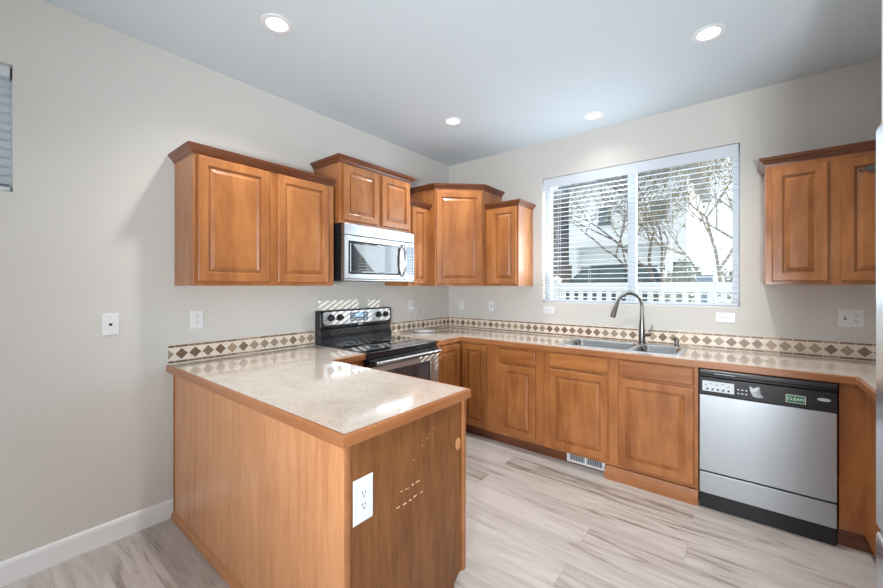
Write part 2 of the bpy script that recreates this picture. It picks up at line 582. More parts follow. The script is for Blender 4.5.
# baseboards
BB = [(0, 0), (0.014, 0), (0.014, 0.092), (0.010, 0.104), (0.004, 0.110), (0, 0.110)]
b = B('trim_white')
b.sweep([(0.0, -2.7185), (0.0, -8.0)], [(-o, z) for o, z in BB])
struct(b.build('baseboard_left'))
b = B('trim_white')
b.sweep([(6.5, -8.0), (6.5, -2.9), (3.88, -2.9)], [(-o, z) for o, z in BB])
struct(b.build('baseboard_right'))

# patio door frame and side window frame behind the camera
b = B('vinyl_white')
for x0, x1 in ((0.85, 0.91), (2.57, 2.63), (4.29, 4.35)):
    b.box(x0, x1, -8.10, -8.04, 0.02, 2.35)
b.box(0.91, 4.29, -8.10, -8.04, 2.29, 2.35); b.box(0.91, 4.29, -8.10, -8.04, 0.02, 0.08)
struct(b.build('window_3'))
b = B('vinyl_white')
for y0, y1 in ((-6.85, -6.79), (-5.43, -5.37), (-4.01, -3.95)):
    b.box(6.54, 6.60, y0, y1, 0.45, 2.4)
b.box(6.54, 6.60, -6.79, -4.01, 2.34, 2.4); b.box(6.54, 6.60, -6.79, -4.01, 0.45, 0.51)
struct(b.build('window_4'))

# ---- kitchen window (window_1)
w = bpy.data.objects.new('window_1', None); COL.objects.link(w); struct(w); w.location = (0, 0, 0)
b = B('vinyl_white')
fr = 0.045
b.box(WX0, WX0 + fr, 0.095, 0.155, WZ0, WZ1); b.box(WX1 - fr, WX1, 0.095, 0.155, WZ0, WZ1)
b.box(WX0 + fr, WX1 - fr, 0.095, 0.155, WZ0, WZ0 + 0.02); b.box(WX0 + fr, WX1 - fr, 0.095, 0.155, WZ1 - fr, WZ1)
b.build('window_frame', w, bevel=0.003)
b = B('vinyl_white'); b.box(1.890, 1.955, 0.09, 0.15, WZ0 + 0.02, WZ1 - fr); b.build('mullion', w, bevel=0.003)
b = B('window_glass'); b.box(WX0 + fr, 1.890, 0.121, 0.125, WZ0 + 0.02, WZ1 - fr); b.build('pane', w)
b = B('window_glass'); b.box(1.955, WX1 - fr, 0.121, 0.125, WZ0 + 0.02, WZ1 - fr); b.build('pane', w)
b = B('trim_white'); b.box(WX0 + 0.001, WX1 - 0.001, 0.0, 0.094, WZ0, WZ0 + 0.006); b.build('window_sill', w)

# ---- blinds of the kitchen window
bl = thing('window_blinds', 'white horizontal slat blinds, open, in the wide window above the sink', 'blinds', (0, 0, WZ0))
b = B('slat_white'); b.box(WX0 + 0.008, WX1 - 0.008, 0.004, 0.014, 1.105, 1.192); b.box(WX0 + 0.012, WX1 - 0.012, 0.014, 0.07, 1.150, 1.19)
b.build('valance', bl, bevel=0.002)
b = B('slat_white')
NS = 25
for i in range(NS):
    z = 0.055 + i * 0.0425
    t = R(7.5)
    c_, s_ = math.cos(t), math.sin(t)
    y, hw, th = 0.042, 0.025, 0.0014
    x0, x1 = WX0 + 0.012, WX1 - 0.012
    prof = []
    for u, v in ((-hw, -th), (0, 0.0012 - th), (hw, -th), (hw, th), (0, th + 0.0012), (-hw, th)):
        prof.append((y + u * c_ - v * s_, z + u * s_ + v * c_))
    va = [b.bm.verts.new((x0, p[0], p[1])) for p in prof]; vb = [b.bm.verts.new((x1, p[0], p[1])) for p in prof]
    for k in range(6):
        b.bm.faces.new((va[k], va[(k + 1) % 6], vb[(k + 1) % 6], vb[k]))
    b.bm.faces.new(va); b.bm.faces.new(list(reversed(vb)))
b.build('slats', bl)
b = B('slat_white'); b.box(WX0 + 0.012, WX1 - 0.012, 0.017, 0.067, 0.012, 0.030); b.build('bottom_rail', bl, bevel=0.003)
for x in (1.30, 1.58, 2.22, 2.50):
    b = B('slat_white')
    b.box(x - 0.0012, x + 0.0012, 0.0155, 0.0165, 0.02, 1.15); b.box(x - 0.0012, x + 0.0012, 0.068, 0.069, 0.02, 1.15)
    b.build('ladder_cord', bl)
b = B('button_grey'); b.cyl((1.235, 0.006, 1.10), (1.235, 0.006, 0.52), 0.0035, seg=8); b.build('tilt_wand', bl)

# ---- high window on the left wall (window_2), set at the far end of its recess
w2 = bpy.data.objects.new('window_2', None); COL.objects.link(w2); struct(w2)
b = B('vinyl_white')
b.box(-0.15, -0.09, SY1 - fr, SY1, SZ0, SZ1); b.box(-0.15, -0.09, SY0, SY0 + fr, SZ0, SZ1)
b.box(-0.15, -0.09, SY0 + fr, SY1 - fr, SZ0, SZ0 + fr); b.box(-0.15, -0.09, SY0 + fr, SY1 - fr, SZ1 - fr, SZ1)
b.build('window_frame', w2)
b = B('window_glass'); b.box(-0.122, -0.118, SY0 + fr, SY1 - fr, SZ0 + fr, SZ1 - fr); b.build('pane', w2)
bl2 = thing('window_blinds', 'narrow strip of white blinds in the high window at the left edge', 'blinds', (0, 0, SZ0))
b = B('slat_white')
for i in range(13):
    z = 0.04 + i * 0.0425
    b.box(-0.085, -0.040, SY0 + 0.01, SY1 - 0.010, z, z + 0.003)
b.build('slats', bl2)
b = B('slat_white'); b.box(-0.07, -0.02, SY0 + 0.01, SY1 - 0.008, 0.005, 0.022); b.build('bottom_rail', bl2)
b = B('slat_white'); b.box(-0.085, -0.035, SY0 + 0.01, SY1 - 0.008, 0.545, 0.594); b.build('valance', bl2)

# ------------------------------------------------------------------ cabinets
DT = 0.020
DOORP = [(0.006, 0.0), (0.006, 0.004), (0.0, 0.004), (0.0, 0.014), (0.002, 0.0175), (0.006, DT), (0.048, DT), (0.051, 0.0185), (0.053, 0.0125), (0.056, 0.0120), (0.0575, 0.0060), (0.0625, 0.0060), (0.064, 0.0100), (0.084, 0.0175), (0.0845, 0.0190)]
DRAWP = [(0.006, 0.0), (0.006, 0.004), (0.0, 0.004), (0.0, 0.011), (0.003, 0.0145), (0.007, 0.016), (0.0085, DT)]
CROWN = [(0, 0), (0.004, 0), (0.006, 0.010), (0.013, 0.014), (0.020, 0.028), (0.038, 0.046), (0.044, 0.049), (0.044, 0.058), (0.050, 0.062), (0.050, 0.070), (0, 0.070)]
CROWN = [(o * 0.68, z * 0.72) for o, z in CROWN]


def door(parent, x0, x1, z0, z1, y, name='door', label=None):
    """raised panel door: its back on the plane y (local, front is -y)"""
    w_, h_ = x1 - x0, z1 - z0
    s = min(1.0, w_ / 0.24)
    b = B('cabinet_wood')
    b.rings(-w_ / 2, w_ / 2, 0, h_, [(i * s if i > 0.01 else i, d) for i, d in DOORP])
    o = b.build(name, parent, ((x0 + x1) / 2, y, z0))
    if label: o['label'] = label
    return o


def drawer(parent, x0, x1, z0, z1, y, name='drawer_front'):
    w_, h_ = x1 - x0, z1 - z0
    b = B('cabinet_wood_h')
    b.rings(-w_ / 2, w_ / 2, 0, h_, DRAWP)
    return b.build(name, parent, ((x0 + x1) / 2, y, z0))


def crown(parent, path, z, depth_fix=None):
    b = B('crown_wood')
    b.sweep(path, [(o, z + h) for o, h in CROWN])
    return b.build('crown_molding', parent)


Z0U = 1.384
UPP = 'wall cabinets along the kitchen walls'


def upper(label, w_, h_, d, doors, cr, loc, rz):
    t = thing('wall_cabinet', label, 'cabinet', loc, rz, None)
    b = B('cabinet_wood'); b.box(0, w_, -d, 0, 0, h_)
    b.build('cabinet_body', t, bevel=0.0015)
    for x0, x1, z0, z1 in doors:
        door(t, x0, x1, z0, z1, -d - 0.0005)
    crown(t, cr, h_ - 0.018)
    return t


RZL = R(90)   # left wall: local x -> +y, local -y -> +x
hU = 2.134 - Z0U
# A: double door by the left
wA = 0.914
upper('long double-door honey wood wall cabinet, leftmost, left of the microwave', wA, hU, 0.305,
      [(0.018, 0.424, 0.024, 0.727), (0.478, 0.862, 0.022, 0.727)],
      [(0, 0), (0, -0.305), (wA, -0.305)], (0.0, -2.711, Z0U), RZL)
# B: above microwave
wB = 0.762
hB = 2.322 - 1.855
upper('short raised double-door wall cabinet directly above the microwave', wB, hB, 0.335,
      [(0.030, 0.372, 0.022, 0.442), (0.410, 0.742, 0.022, 0.442)],
      [(0, 0), (0, -0.335), (wB, -0.335), (wB, 0)], (0.0, -1.766, 1.855), RZL)
# C: narrow between B and corner
wC = 0.301
upper('narrow single-door wall cabinet between microwave and angled corner cabinet', wC, hU, 0.305,
      [(0.044, 0.239, 0.022, 0.727)], [(0, -0.305), (wC, -0.305)], (0.0, -1.002, Z0U), RZL)
# corner diagonal cabinet
DGX, DGY, DGD = 0.700, -0.700, 0.370
hG = 2.330 - Z0U
t = thing('corner_wall_cabinet', 'tall angled single-door wall cabinet set across the room corner', 'cabinet', (0, 0, Z0U))
b = B('cabinet_wood'); b.prism([(0.0, 0.0), (0.0, DGY), (DGD, DGY), (DGX, -DGD), (DGX, 0.0)], 0, hG)
b.build('cabinet_body', t, bevel=0.0015)
ang = math.atan2(-DGD - DGY, DGX - DGD)
L_ = math.hypot(DGX - DGD, -DGD - DGY)
b = B('cabinet_wood'); b.rings(-L_ / 2 + 0.012, L_ / 2 - 0.012, 0, hG - 0.065, DOORP)
nx, ny = math.sin(ang), -math.cos(ang)
b.build('door', t, ((DGD + DGX) / 2 + nx * 0.0008, (DGY - DGD) / 2 + ny * 0.0008, 0.020), (0, 0, ang))
crown(t, [(0.0, DGY), (DGD, DGY), (DGX, -DGD), (DGX, 0.0)], hG - 0.018)
# D: narrow left of window
wD = 1.05 - 0.701
upper('narrow single-door wall cabinet between corner cabinet and sink window', wD, hU + 0.016, 0.305,
      [(0.062, 0.333, 0.022, 0.741)], [(0, -0.305), (wD, -0.305), (wD, 0)], (0.701, 0.0, Z0U), 0)
# E: right of window
wE = 0.68
tE = upper('double-door wall cabinet right of the window, above the far right countertop', wE, hU + 0.022, 0.305,
      [(0.030, 0.280, 0.022, 0.727), (0.334, 0.650, 0.022, 0.727)], [(0, 0), (0, -0.305), (wE, -0.305)], (2.784, 0.0, Z0U + 0.006), 0)
b = B('faucet_nickel')
b.box(0.395, 0.43, -0.331, -0.3265, 0.646, 0.654); b.box(0.428, 0.462, -0.338, -0.3265, 0.636, 0.668); b.cyl((0.46, -0.334, 0.655), (0.51, -0.334, 0.665), 0.006, seg=10)
h = b.build('latch', tE); h['label'] = 'chrome latch on the right door'
# ---------------- base cabinets
ZB = 0.872
TK = 0.10
# corner base
t = thing('corner_base_cabinet', 'corner base cabinet with two narrow doors meeting beside the range', 'cabinet', (0, 0, 0))
b = B('cabinet_wood'); b.prism([(0.002, -0.002), (0.002, -0.998), (0.61, -0.998), (0.61, -0.61), (0.958, -0.61), (0.958, -0.002)], TK, ZB)
b.build('cabinet_body', t)
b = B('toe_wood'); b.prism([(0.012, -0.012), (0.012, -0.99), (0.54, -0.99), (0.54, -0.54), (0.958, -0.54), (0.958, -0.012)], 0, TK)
b.build('toe_kick', t)
d1 = door(t, 0, 0.325, 0.118, 0.855, 0, 'door'); d1.location = (0.611, -0.805, 0.118); d1.rotation_euler = (0, 0, R(90))
door(t, 0.636, 0.893, 0.118, 0.855, -0.611)
# drawer base
t = thing('base_cabinet', 'narrow base cabinet with one drawer above one door, left of the sink cabinet', 'cabinet', (0, 0, 0))
b = B('cabinet_wood'); b.box(0.960, 1.428, -0.61, -0.002, TK, ZB); b.build('cabinet_body', t)
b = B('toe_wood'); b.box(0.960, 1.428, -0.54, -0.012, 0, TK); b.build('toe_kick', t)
drawer(t, 1.030, 1.361, 0.732, 0.846, -0.611); door(t, 1.030, 1.361, 0.125, 0.712, -0.611)
# sink base
t = thing('sink_cabinet', 'wide double-door base cabinet under the sink, left of the dishwasher', 'cabinet', (0, 0, 0))
b = B('cabinet_wood'); b.grid([1.430, 1.450, 2.435, 2.452], [-0.61, -0.59, -0.02, -0.002], lambda x, y: x < 1.45 or x > 2.435 or y < -0.59 or y > -0.02, TK, ZB)
b.build('cabinet_body', t)
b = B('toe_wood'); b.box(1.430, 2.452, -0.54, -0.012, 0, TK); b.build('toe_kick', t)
b = B('edge_wood')
b.sweep([(1.905, -0.545), (1.905, -0.615), (2.452, -0.615)], [(-0.03, 0.0), (0.012, 0.0), (0.012, 0.06), (0.004, 0.075), (0.0, 0.095), (-0.03, 0.095)])
b.build('base_trim', t)
drawer(t, 1.478, 1.915, 0.752, 0.862, -0.611, 'false_drawer_front'); drawer(t, 1.985, 2.431, 0.752, 0.864, -0.611, 'false_drawer_front')
door(t, 1.478, 1.917, 0.125, 0.735, -0.611); door(t, 1.985, 2.431, 0.125, 0.735, -0.611)
# right leg cabinet with filler
t = thing('corner_base_cabinet', 'dark honey base cabinet panel in the right corner, right of the dishwasher', 'cabinet', (0, 0, 0))
b = B('cabinet_wood'); b.prism([(3.068, -0.002), (3.068, -0.61), (3.160, -0.61), (3.160, -1.76), (XR - 0.002, -1.76), (XR - 0.002, -0.002)], TK, ZB)
b.build('cabinet_body', t, bevel=0.0015)
b = B('toe_wood'); b.prism([(3.068, -0.012), (3.068, -0.575), (3.2, -0.575), (3.2, -1.75), (XR - 0.012, -1.75), (XR - 0.012, -0.012)], 0, TK)
b.build('toe_kick', t)
for y in (-1.48,):
    d = door(t, 0, 0.48, 0.125, 0.712, 0, 'door'); d.location = (3.159, y, 0.125); d.rotation_euler = (0, 0, R(-90))
    d = drawer(t, 0, 0.48, 0.732, 0.846, 0); d.location = (3.159, y, 0.732); d.rotation_euler = (0, 0, R(-90))

# ---------------- peninsula
PY0, PY1, PX = -2.718, -2.060, 1.670
t = thing('peninsula_cabinet', 'large wood-panelled peninsula cabinet in front, with a long side panel and end panel', 'cabinet', (0, 0, 0))
b = B('cabinet_wood')
b.prism([(0.002, PY0 + 0.008), (PX - 0.008, PY0 + 0.008), (PX - 0.008, PY1), (0.61, PY1), (0.61, -1.770), (0.002, -1.770)], TK, ZB)
b.build('cabinet_body', t)
b = B('toe_wood')
b.prism([(0.012, PY0 + 0.010), (PX - 0.012, PY0 + 0.010), (PX - 0.012, PY1 - 0.07), (0.54, PY1 - 0.07), (0.54, -1.775), (0.012, -1.775)], 0, TK)
b.build('toe_kick', t)
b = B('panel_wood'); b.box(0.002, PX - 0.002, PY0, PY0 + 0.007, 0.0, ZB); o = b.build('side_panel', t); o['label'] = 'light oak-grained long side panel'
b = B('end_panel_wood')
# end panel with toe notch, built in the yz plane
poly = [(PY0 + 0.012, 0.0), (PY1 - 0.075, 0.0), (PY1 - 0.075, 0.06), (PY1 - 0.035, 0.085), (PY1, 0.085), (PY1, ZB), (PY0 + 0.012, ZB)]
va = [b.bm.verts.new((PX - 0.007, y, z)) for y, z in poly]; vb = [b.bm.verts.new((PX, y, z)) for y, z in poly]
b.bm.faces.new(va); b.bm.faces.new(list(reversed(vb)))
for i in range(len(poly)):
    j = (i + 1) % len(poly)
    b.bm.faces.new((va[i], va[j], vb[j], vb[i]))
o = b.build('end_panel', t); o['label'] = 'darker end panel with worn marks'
b = B('edge_wood'); b.box(PX - 0.008, PX + 0.003, PY0 - 0.003, PY0 + 0.014, 0, ZB); b.build('corner_trim', t, bevel=0.002)
b = B('edge_wood'); b.box(PX - 0.004, PX + 0.010, PY1 - 0.018, PY1 + 0.004, 0.085, ZB); b.build('corner_trim', t, bevel=0.003)
b = B('shoe_wood'); b.sweep([(0.016, PY0 - 0.0005), (PX + 0.003, PY0 - 0.0005)], [(0, 0), (0.016, 0), (0.014, 0.018), (0.006, 0.034), (0, 0.04)]); b.build('shoe_molding', t)
b = B('edge_wood'); b.box(0.0165, 0.034, PY0 - 0.004, PY0, 0.042, ZB); b.build('wall_trim', t)
b = B('patch_wood'); b.cyl((PX - 0.001, -2.105, 0.0), (PX + 0.0008, -2.105, 0.0), 0.019, seg=20); b.bm.transform(Matrix.Translation((0, 0, 0.672)) @ Matrix.Diagonal((1, 1, 1.45, 1))); b.build('knot_plug', t)
random.seed(3)
for (y0, z0, y1, z1) in ((-2.470, 0.607, -2.373, 0.608), (-2.491, 0.553, -2.358, 0.556)):
    y = y0
    while y < y1:
        l = random.uniform(0.006, 0.024)
        z = z0 + (z1 - z0) * (y - y0) / (y1 - y0) + random.uniform(-0.002, 0.002)
        b = B('scratch'); b.box(PX + 0.0001, PX + 0.0005, y, y + l, z, z + random.uniform(0.002, 0.005)); b.build('scuff_mark', t)['label'] = 'pale scuff mark'
        y += l + random.uniform(0.004, 0.022)
for (y, z) in ((-2.40, 0.70), (-2.32, 0.76), (-2.35, 0.74), (-2.28, 0.79), (-2.305, 0.775)):
    b = B('scratch'); b.box(PX + 0.0001, PX + 0.0004, y, y + 0.006, z, z + 0.002); b.build('scuff_mark', t)['label'] = 'pale scuff mark'
# kitchen side doors (face the range side)
for x0 in (0.70, 1.19):
    d = door(t, 0, 0.44, 0.125, 0.712, 0, 'door'); d.location = (x0 + 0.22, PY1 + 0.001, 0.125); d.rotation_euler = (0, 0, R(180))
    d = drawer(t, 0, 0.44, 0.732, 0.846, 0); d.location = (x0 + 0.22, PY1 + 0.001, 0.732); d.rotation_euler = (0, 0, R(180))

# ---------------- countertops
ZT, ZE = 0.914, 0.874
EDGE = [(-0.001, ZE - 0.002), (0.011, ZE - 0.002), (0.013, ZE + 0.002), (0.013, ZT - 0.006), (0.009, ZT - 0.0005), (-0.001, ZT - 0.0005)]
t = thing('countertop', 'speckled beige peninsula countertop with wood edge, in the foreground', 'countertop', (0, 0, 0))
b = B('laminate')
xs = [0.002, 0.622, 1.690]; ys = [-2.740, -2.062, -1.7675]
b.grid(xs, ys, lambda x, y: y < -2.062 or x < 0.622, ZE, ZT)
b.build('slab', t)
b = B('edge_wood')
b.sweep([(0.002, -2.740), (1.690, -2.740), (1.690, -2.062), (0.622, -2.062), (0.622, -1.7675)], EDGE)
b.build('wood_edge', t)
t = thing('countertop', 'speckled beige countertop running under the window with the sink in it', 'countertop', (0, 0, 0))
SKX0, SKX1, SKY0, SKY1 = 1.500, 2.350, -0.535, -0.055
b = B('laminate')
xs = [0.002, 0.622, SKX0 + 0.02, SKX1 - 0.02, 3.139, XR - 0.002]; ys = [-1.762, -0.9985, -0.622, SKY0 + 0.02, SKY1 - 0.02, -0.002]


def occ(x, y):
    if SKX0 + 0.02 < x < SKX1 - 0.02 and SKY0 + 0.02 < y < SKY1 - 0.02: return False
    if y > -0.622: return True
    if y > -0.9985 and x < 0.622: return True
    return x > 3.139


b.grid(xs, ys, occ, ZE, ZT)
b.build('slab', t)
b = B('edge_wood')
b.sweep([(0.622, -0.9985), (0.622, -0.622), (3.139, -0.622), (3.139, -1.762)], EDGE)
b.build('wood_edge', t)

# ---------------- tile backsplashes
BSH = 0.115


def backsplash(label, length, loc, rz, phase=0.0, seed=1):
    rnd = random.Random(seed)
    b = B('tile_cream', 'tile_tan', 'tile_brown', 'tile_grey', 'tile_umber', 'grout')
    b.box(0, length, -0.008, -0.0008, 0.0, BSH, 5)
    P = 0.0727
    fz0, fz1 = 0.0225, 0.0945
    zc = (fz0 + fz1) / 2
    hx, hz = P / 2 - 0.0035, (fz1 - fz0) / 2 - 0.003
    k = -5
    while True:
        c = phase + k * P
        if c - P / 2 > length: break
        if c + P < 0:
            k += 1
            continue
        # four cream corner triangles and a diamond, clipped to the run
        def clip(poly):
            out = []
            for lim, sgn in ((0.0, 1), (length, -1)):
                out = []
                for i in range(len(poly)):
                    a, d = poly[i], poly[(i + 1) % len(poly)]
                    ia, id_ = sgn * (a[0] - lim) >= 0, sgn * (d[0] - lim) >= 0
                    if ia: out.append(a)
                    if ia != id_:
                        s = (lim - a[0]) / (d[0] - a[0]); out.append((lim, a[1] + s * (d[1] - a[1])))
                poly = out
                if len(poly) < 3: return None
            return poly

        def plate(poly, mat, y):
            poly = clip(poly)
            if not poly: return
            A = [b.bm.verts.new((px, -0.008, pz)) for px, pz in poly]; C_ = [b.bm.verts.new((px, y, pz)) for px, pz in poly]
            fs = [b.bm.faces.new(C_)]
            for i in range(len(poly)):
                j = (i + 1) % len(poly); fs.append(b.bm.faces.new((A[i], A[j], C_[j], C_[i])))
            for f in fs: f.material_index = mat
        plate([(c - hx, zc), (c, zc - hz), (c + hx, zc), (c, zc + hz)], rnd.choice((1, 1, 2, 2, 3, 4)), -0.0105)
        g = 0.0028
        m = c + P / 2
        plate([(m - hx, fz0), (m + hx, fz0), (m + 0.001, zc - g), (m - 0.001, zc - g)], 0, -0.010)
        plate([(m - hx, fz1), (m - 0.001, zc + g), (m + 0.001, zc + g), (m + hx, fz1)], 0, -0.010)
        # pencil strips
        sm = rnd.choice((2, 2, 4, 1))
        for z0, z1 in ((0.0055, 0.0185), (0.0985, 0.1115)):
            plate([(c - P / 2 + 0.002, z0), (c + P / 2 - 0.002, z0), (c + P / 2 - 0.002, z1), (c - P / 2 + 0.002, z1)], sm, -0.0108)
        k += 1
    o = b.build('tile_backsplash', None, loc, (0, 0, rz))
    return tag(o, label, 'backsplash')


ZBS = ZT + 0.0005
backsplash('short diamond tile backsplash on the left wall behind the peninsula countertop', 0.972, (0.0, -2.745, ZBS), RZL, 0.069 - 0.0727, 5)
backsplash('short diamond tile backsplash between the range and the room corner', 0.988, (0.0, -0.9985, ZBS), RZL, 0.03, 9)
backsplash('long diamond tile backsplash on the window wall behind the sink', XR - 0.014, (0.012, 0.0, ZBS), 0, 0.195, 11)


# ---------------- outlets and switches
def plate(name, label, cat, kind, loc, rz, w_=0.072, h_=0.116, horizontal=False):
    t = thing(name, label, cat, loc, rz)
    ry = R(90) if horizontal else 0
    if horizontal:
        t.rotation_euler = (Matrix.Rotation(rz, 3, 'Z') @ Matrix.Rotation(ry, 3, 'Y')).to_euler()
    b = B('plastic_white')
    b.rings(-w_ / 2, w_ / 2, -h_ / 2, h_ / 2, [(0, 0.0008), (0, 0.003), (0.003, 0.0055)])
    b.build('cover_plate', t)
    cells = [(0, kind)] if kind != 'two' else [(-0.025, 'toggle'), (0.025, 'duplex')]
    for ox, kd in cells:
        if kd == 'duplex':
            for zc in (-0.0195, 0.0195):
                b = B('plastic_white', 'slot_black')
                b.lathe([(0, -0.002), (0.0165, -0.002), (0.0165, 0.0), (0, 0.0)], 20)
                b.bm.transform(Matrix.Rotation(R(90), 4, 'X'))
                b.bm.transform(Matrix.Translation((0, -0.0065, 0)))
                b.box(-0.0075, -0.0050, -0.0072, -0.0062, 0.001, 0.010, 1)
                b.box(0.0050, 0.0075, -0.0072, -0.0062, 0.001, 0.008, 1)
                b.cyl((0, -0.0062, -0.0075), (0, -0.0072, -0.0075), 0.0028, seg=10, mat=1)
                b.build('receptacle', t, (ox, 0, zc))
            b = B('button_grey'); b.cyl((ox, -0.0050, 0), (ox, -0.0064, 0), 0.0025, seg=10); b.build('screw', t)
        elif kd == 'rocker':
            b = B('plastic_white'); b.box(-0.0165, 0.0165, -0.0075, -0.005, -0.033, 0.033); b.build('rocker', t, bevel=0.001)
        elif kd == 'toggle':
            b = B('plastic_white', 'slot_black'); b.box(ox - 0.005, ox + 0.005, -0.0062, -0.005, -0.012, 0.012, 1); b.box(ox - 0.0035, ox + 0.0035, -0.016, -0.005, 0.0, 0.009)
            b.build('toggle', t)
        elif kd == 'jack':
            b = B('slot_black'); b.box(-0.007, 0.007, -0.0063, -0.005, -0.007, 0.006); b.build('jack', t)
            for z in (-0.042, 0.042):
                b = B('button_grey'); b.cyl((0, -0.0050, z), (0, -0.0062, z), 0.0025, seg=10); b.build('screw', t)
    return t


plate('phone_jack_plate', 'white phone jack wall plate, leftmost on the left wall', 'wall plate', 'jack', (0, -3.005, 1.174), RZL)
plate('wall_outlet', 'white upright outlet on left wall above the peninsula backsplash', 'outlet', 'duplex', (0, -2.591, 1.174), RZL)
plate('wall_outlet', 'white upright outlet with a plug in it, between range and room corner', 'outlet', 'duplex', (0, -0.640, 1.182), RZL)
plate('light_switch', 'white rocker switch nearest the room corner on the window wall', 'switch', 'rocker', (0.181, 0, 1.172), 0)
plate('light_switch', 'white toggle switch on window wall under the narrow cabinet beside the window', 'switch', 'toggle', (0.575, 0, 1.172), 0)
plate('wall_outlet', 'white sideways outlet below the left corner of the window', 'outlet', 'duplex', (1.215, 0, 1.153), 0, horizontal=True)
plate('wall_outlet', 'white sideways outlet below the right corner of the window', 'outlet', 'duplex', (2.571, 0, 1.150), 0, horizontal=True)
plate('wall_outlet', 'wide white plate with switch and outlet, above the far right backsplash', 'outlet', 'two', (3.203, 0, 1.180), 0, w_=0.118)
plate('wall_outlet', 'large white outlet on the wood end panel of the peninsula', 'outlet', 'duplex', (PX + 0.0002, -2.650, 0.662), RZL, w_=0.084, h_=0.150)

# plug and oval puck in the corner
t = thing('power_plug', 'white plug in the outlet right of the range, its cord hanging down', 'plug', (0.008, -0.640, 1.162))
b = B('plastic_white'); b.box(0.0, 0.045, -0.013, 0.016, -0.012, 0.012); b.build('plug_body', t, bevel=0.004)
b = B('plastic_white')
pts = [(0.040, 0.005, 0.0), (0.060, 0.010, -0.02), (0.055, 0.005, -0.09), (0.040, -0.002, -0.17), (0.045, 0.005, -0.225), (0.058, 0.010, -0.230)]
b.tube(pts, 0.0025, 8); b.build('cord', t, smooth=True)
b = B('plastic_white')
b.lathe([(0, 0), (0.085, 0.0), (0.104, 0.012), (0.110, 0.022), (0.104, 0.027), (0.07, 0.024), (0, 0.020)], 40, sx=1.0, sy=0.85)
o = b.build('oval_dish', None, (0.135, -0.585, ZT + 0.0005), (0, 0, R(40)), smooth=True)
tag(o, 'flat white oval dish lying on the counter in the room corner', 'dish')

# ---------------- sink
t = thing('kitchen_sink', 'stainless steel double bowl drop-in sink under the window', 'sink', (0, 0, 0))
ZR = ZT + 0.0006


def bowl(x0, x1, y0, y1, depth, n=5, r=0.05):
    b = B('steel_sink')

    def loop(ins, z, rad):
        pts = []
        xa, xb, ya, yb = x0 + ins, x1 - ins, y0 + ins, y1 - ins
        for cx, cy, a0 in ((xb - rad, yb - rad, 0), (xa + rad, yb - rad, 90), (xa + rad, ya + rad, 180), (xb - rad, ya + rad, 270)):
            for k in range(n + 1):
                a = R(a0 + 90 * k / n)
                pts.append(b.bm.verts.new((cx + rad * math.cos(a), cy + rad * math.sin(a), z)))
        return pts
    ls = [loop(0.0, ZR + 0.002, r), loop(0.004, ZR - 0.006, r), loop(0.012, ZR - depth + 0.03, r), loop(0.035, ZR - depth, r * 0.8)]
    for a, c in zip(ls, ls[1:]):
        for i in range(len(a)):
            j = (i + 1) % len(a)
            b.bm.faces.new((a[i], c[i], c[j], a[j]))
    b.bm.faces.new(ls[-1])
    return b


BW = [(1.535, 2.015, -0.500, -0.120), (2.045, 2.315, -0.500, -0.120)]
bw = bowl(*BW[0], 0.20); o = bw.build('bowl', t, smooth=True)
bw = bowl(*BW[1], 0.17); o = bw.build('bowl', t, smooth=True)
b = B('steel_rim')
xs = [SKX0, 1.535, 2.015, 2.045, 2.315, SKX1]; ys = [SKY0, -0.500, -0.120, SKY1]
b.grid(xs, ys, lambda x, y: not ((-0.5 < y < -0.12) and (1.535 < x < 2.015 or 2.045 < x < 2.315)), ZR, ZR + 0.004)
# fill the rounded corners of the two bowls
for x0, x1, y0, y1 in BW:
    r = 0.05
    for cx, cy, a0, px, py in ((x1 - r, y1 - r, 0, x1, y1), (x0 + r, y1 - r, 90, x0, y1), (x0 + r, y0 + r, 180, x0, y0), (x1 - r, y0 + r, 270, x1, y0)):
        arc = [(cx + r * math.cos(R(a0 + 18 * k)), cy + r * math.sin(R(a0 + 18 * k))) for k in range(6)]
        b.prism([(px, py)] + list(reversed(arc)), ZR + 0.001, ZR + 0.0035)
b.build('rim', t, bevel=0.0015)
for cx in (1.775, 2.18):
    b = B('chrome', 'slot_black'); dz = 0.20 if cx < 2 else 0.17
    b.lathe([(0.0, 0.001), (0.03, 0.001), (0.045, 0.003), (0.045, 0.0)], 24, (cx, -0.31, ZR - dz)); b.build('drain', t, smooth=True)

# faucet
FX, FY = 2.035, -0.088
t = thing('kitchen_faucet', 'tall brushed nickel gooseneck faucet with pull-down head behind the sink', 'faucet', (FX, FY, ZR + 0.0045))
b = B('faucet_nickel'); b.lathe([(0, 0), (0.030, 0), (0.030, 0.006), (0.022, 0.012), (0, 0.012)], 28); b.build('base', t, smooth=True)
b = B('faucet_nickel'); b.lathe([(0, 0.010), (0.0215, 0.010), (0.0235, 0.05), (0.021, 0.12), (0.0145, 0.20), (0.0125, 0.24), (0, 0.24)], 28); b.build('body', t, smooth=True)
dx, dy = -0.76, -0.65
pts = [(0, 0, 0.235), (0, 0, 0.300)]
rad = 0.103
for k in range(1, 15):
    a = R(180 - 180 * k / 14 * 0.93)
    u = rad + rad * math.cos(a)
    pts.append((dx * u, dy * u, 0.300 + rad * math.sin(a)))
b = B('faucet_nickel'); b.tube(pts, 0.0115, 14); b.build('neck', t, smooth=True)
e, e2 = Vector(pts[-1]), Vector(pts[-2])
dr = (e - e2).normalized()
b = B('faucet_nickel', 'slot_black'); b.tube([e - dr * 0.002, e + dr * 0.02, e + dr * 0.075, e + dr * 0.115], [0.0125, 0.0145, 0.0185, 0.0195], 18); b.tube([e + dr * 0.115, e + dr * 0.117], 0.015, 18, 1)
b.build('spray_head', t, smooth=True)
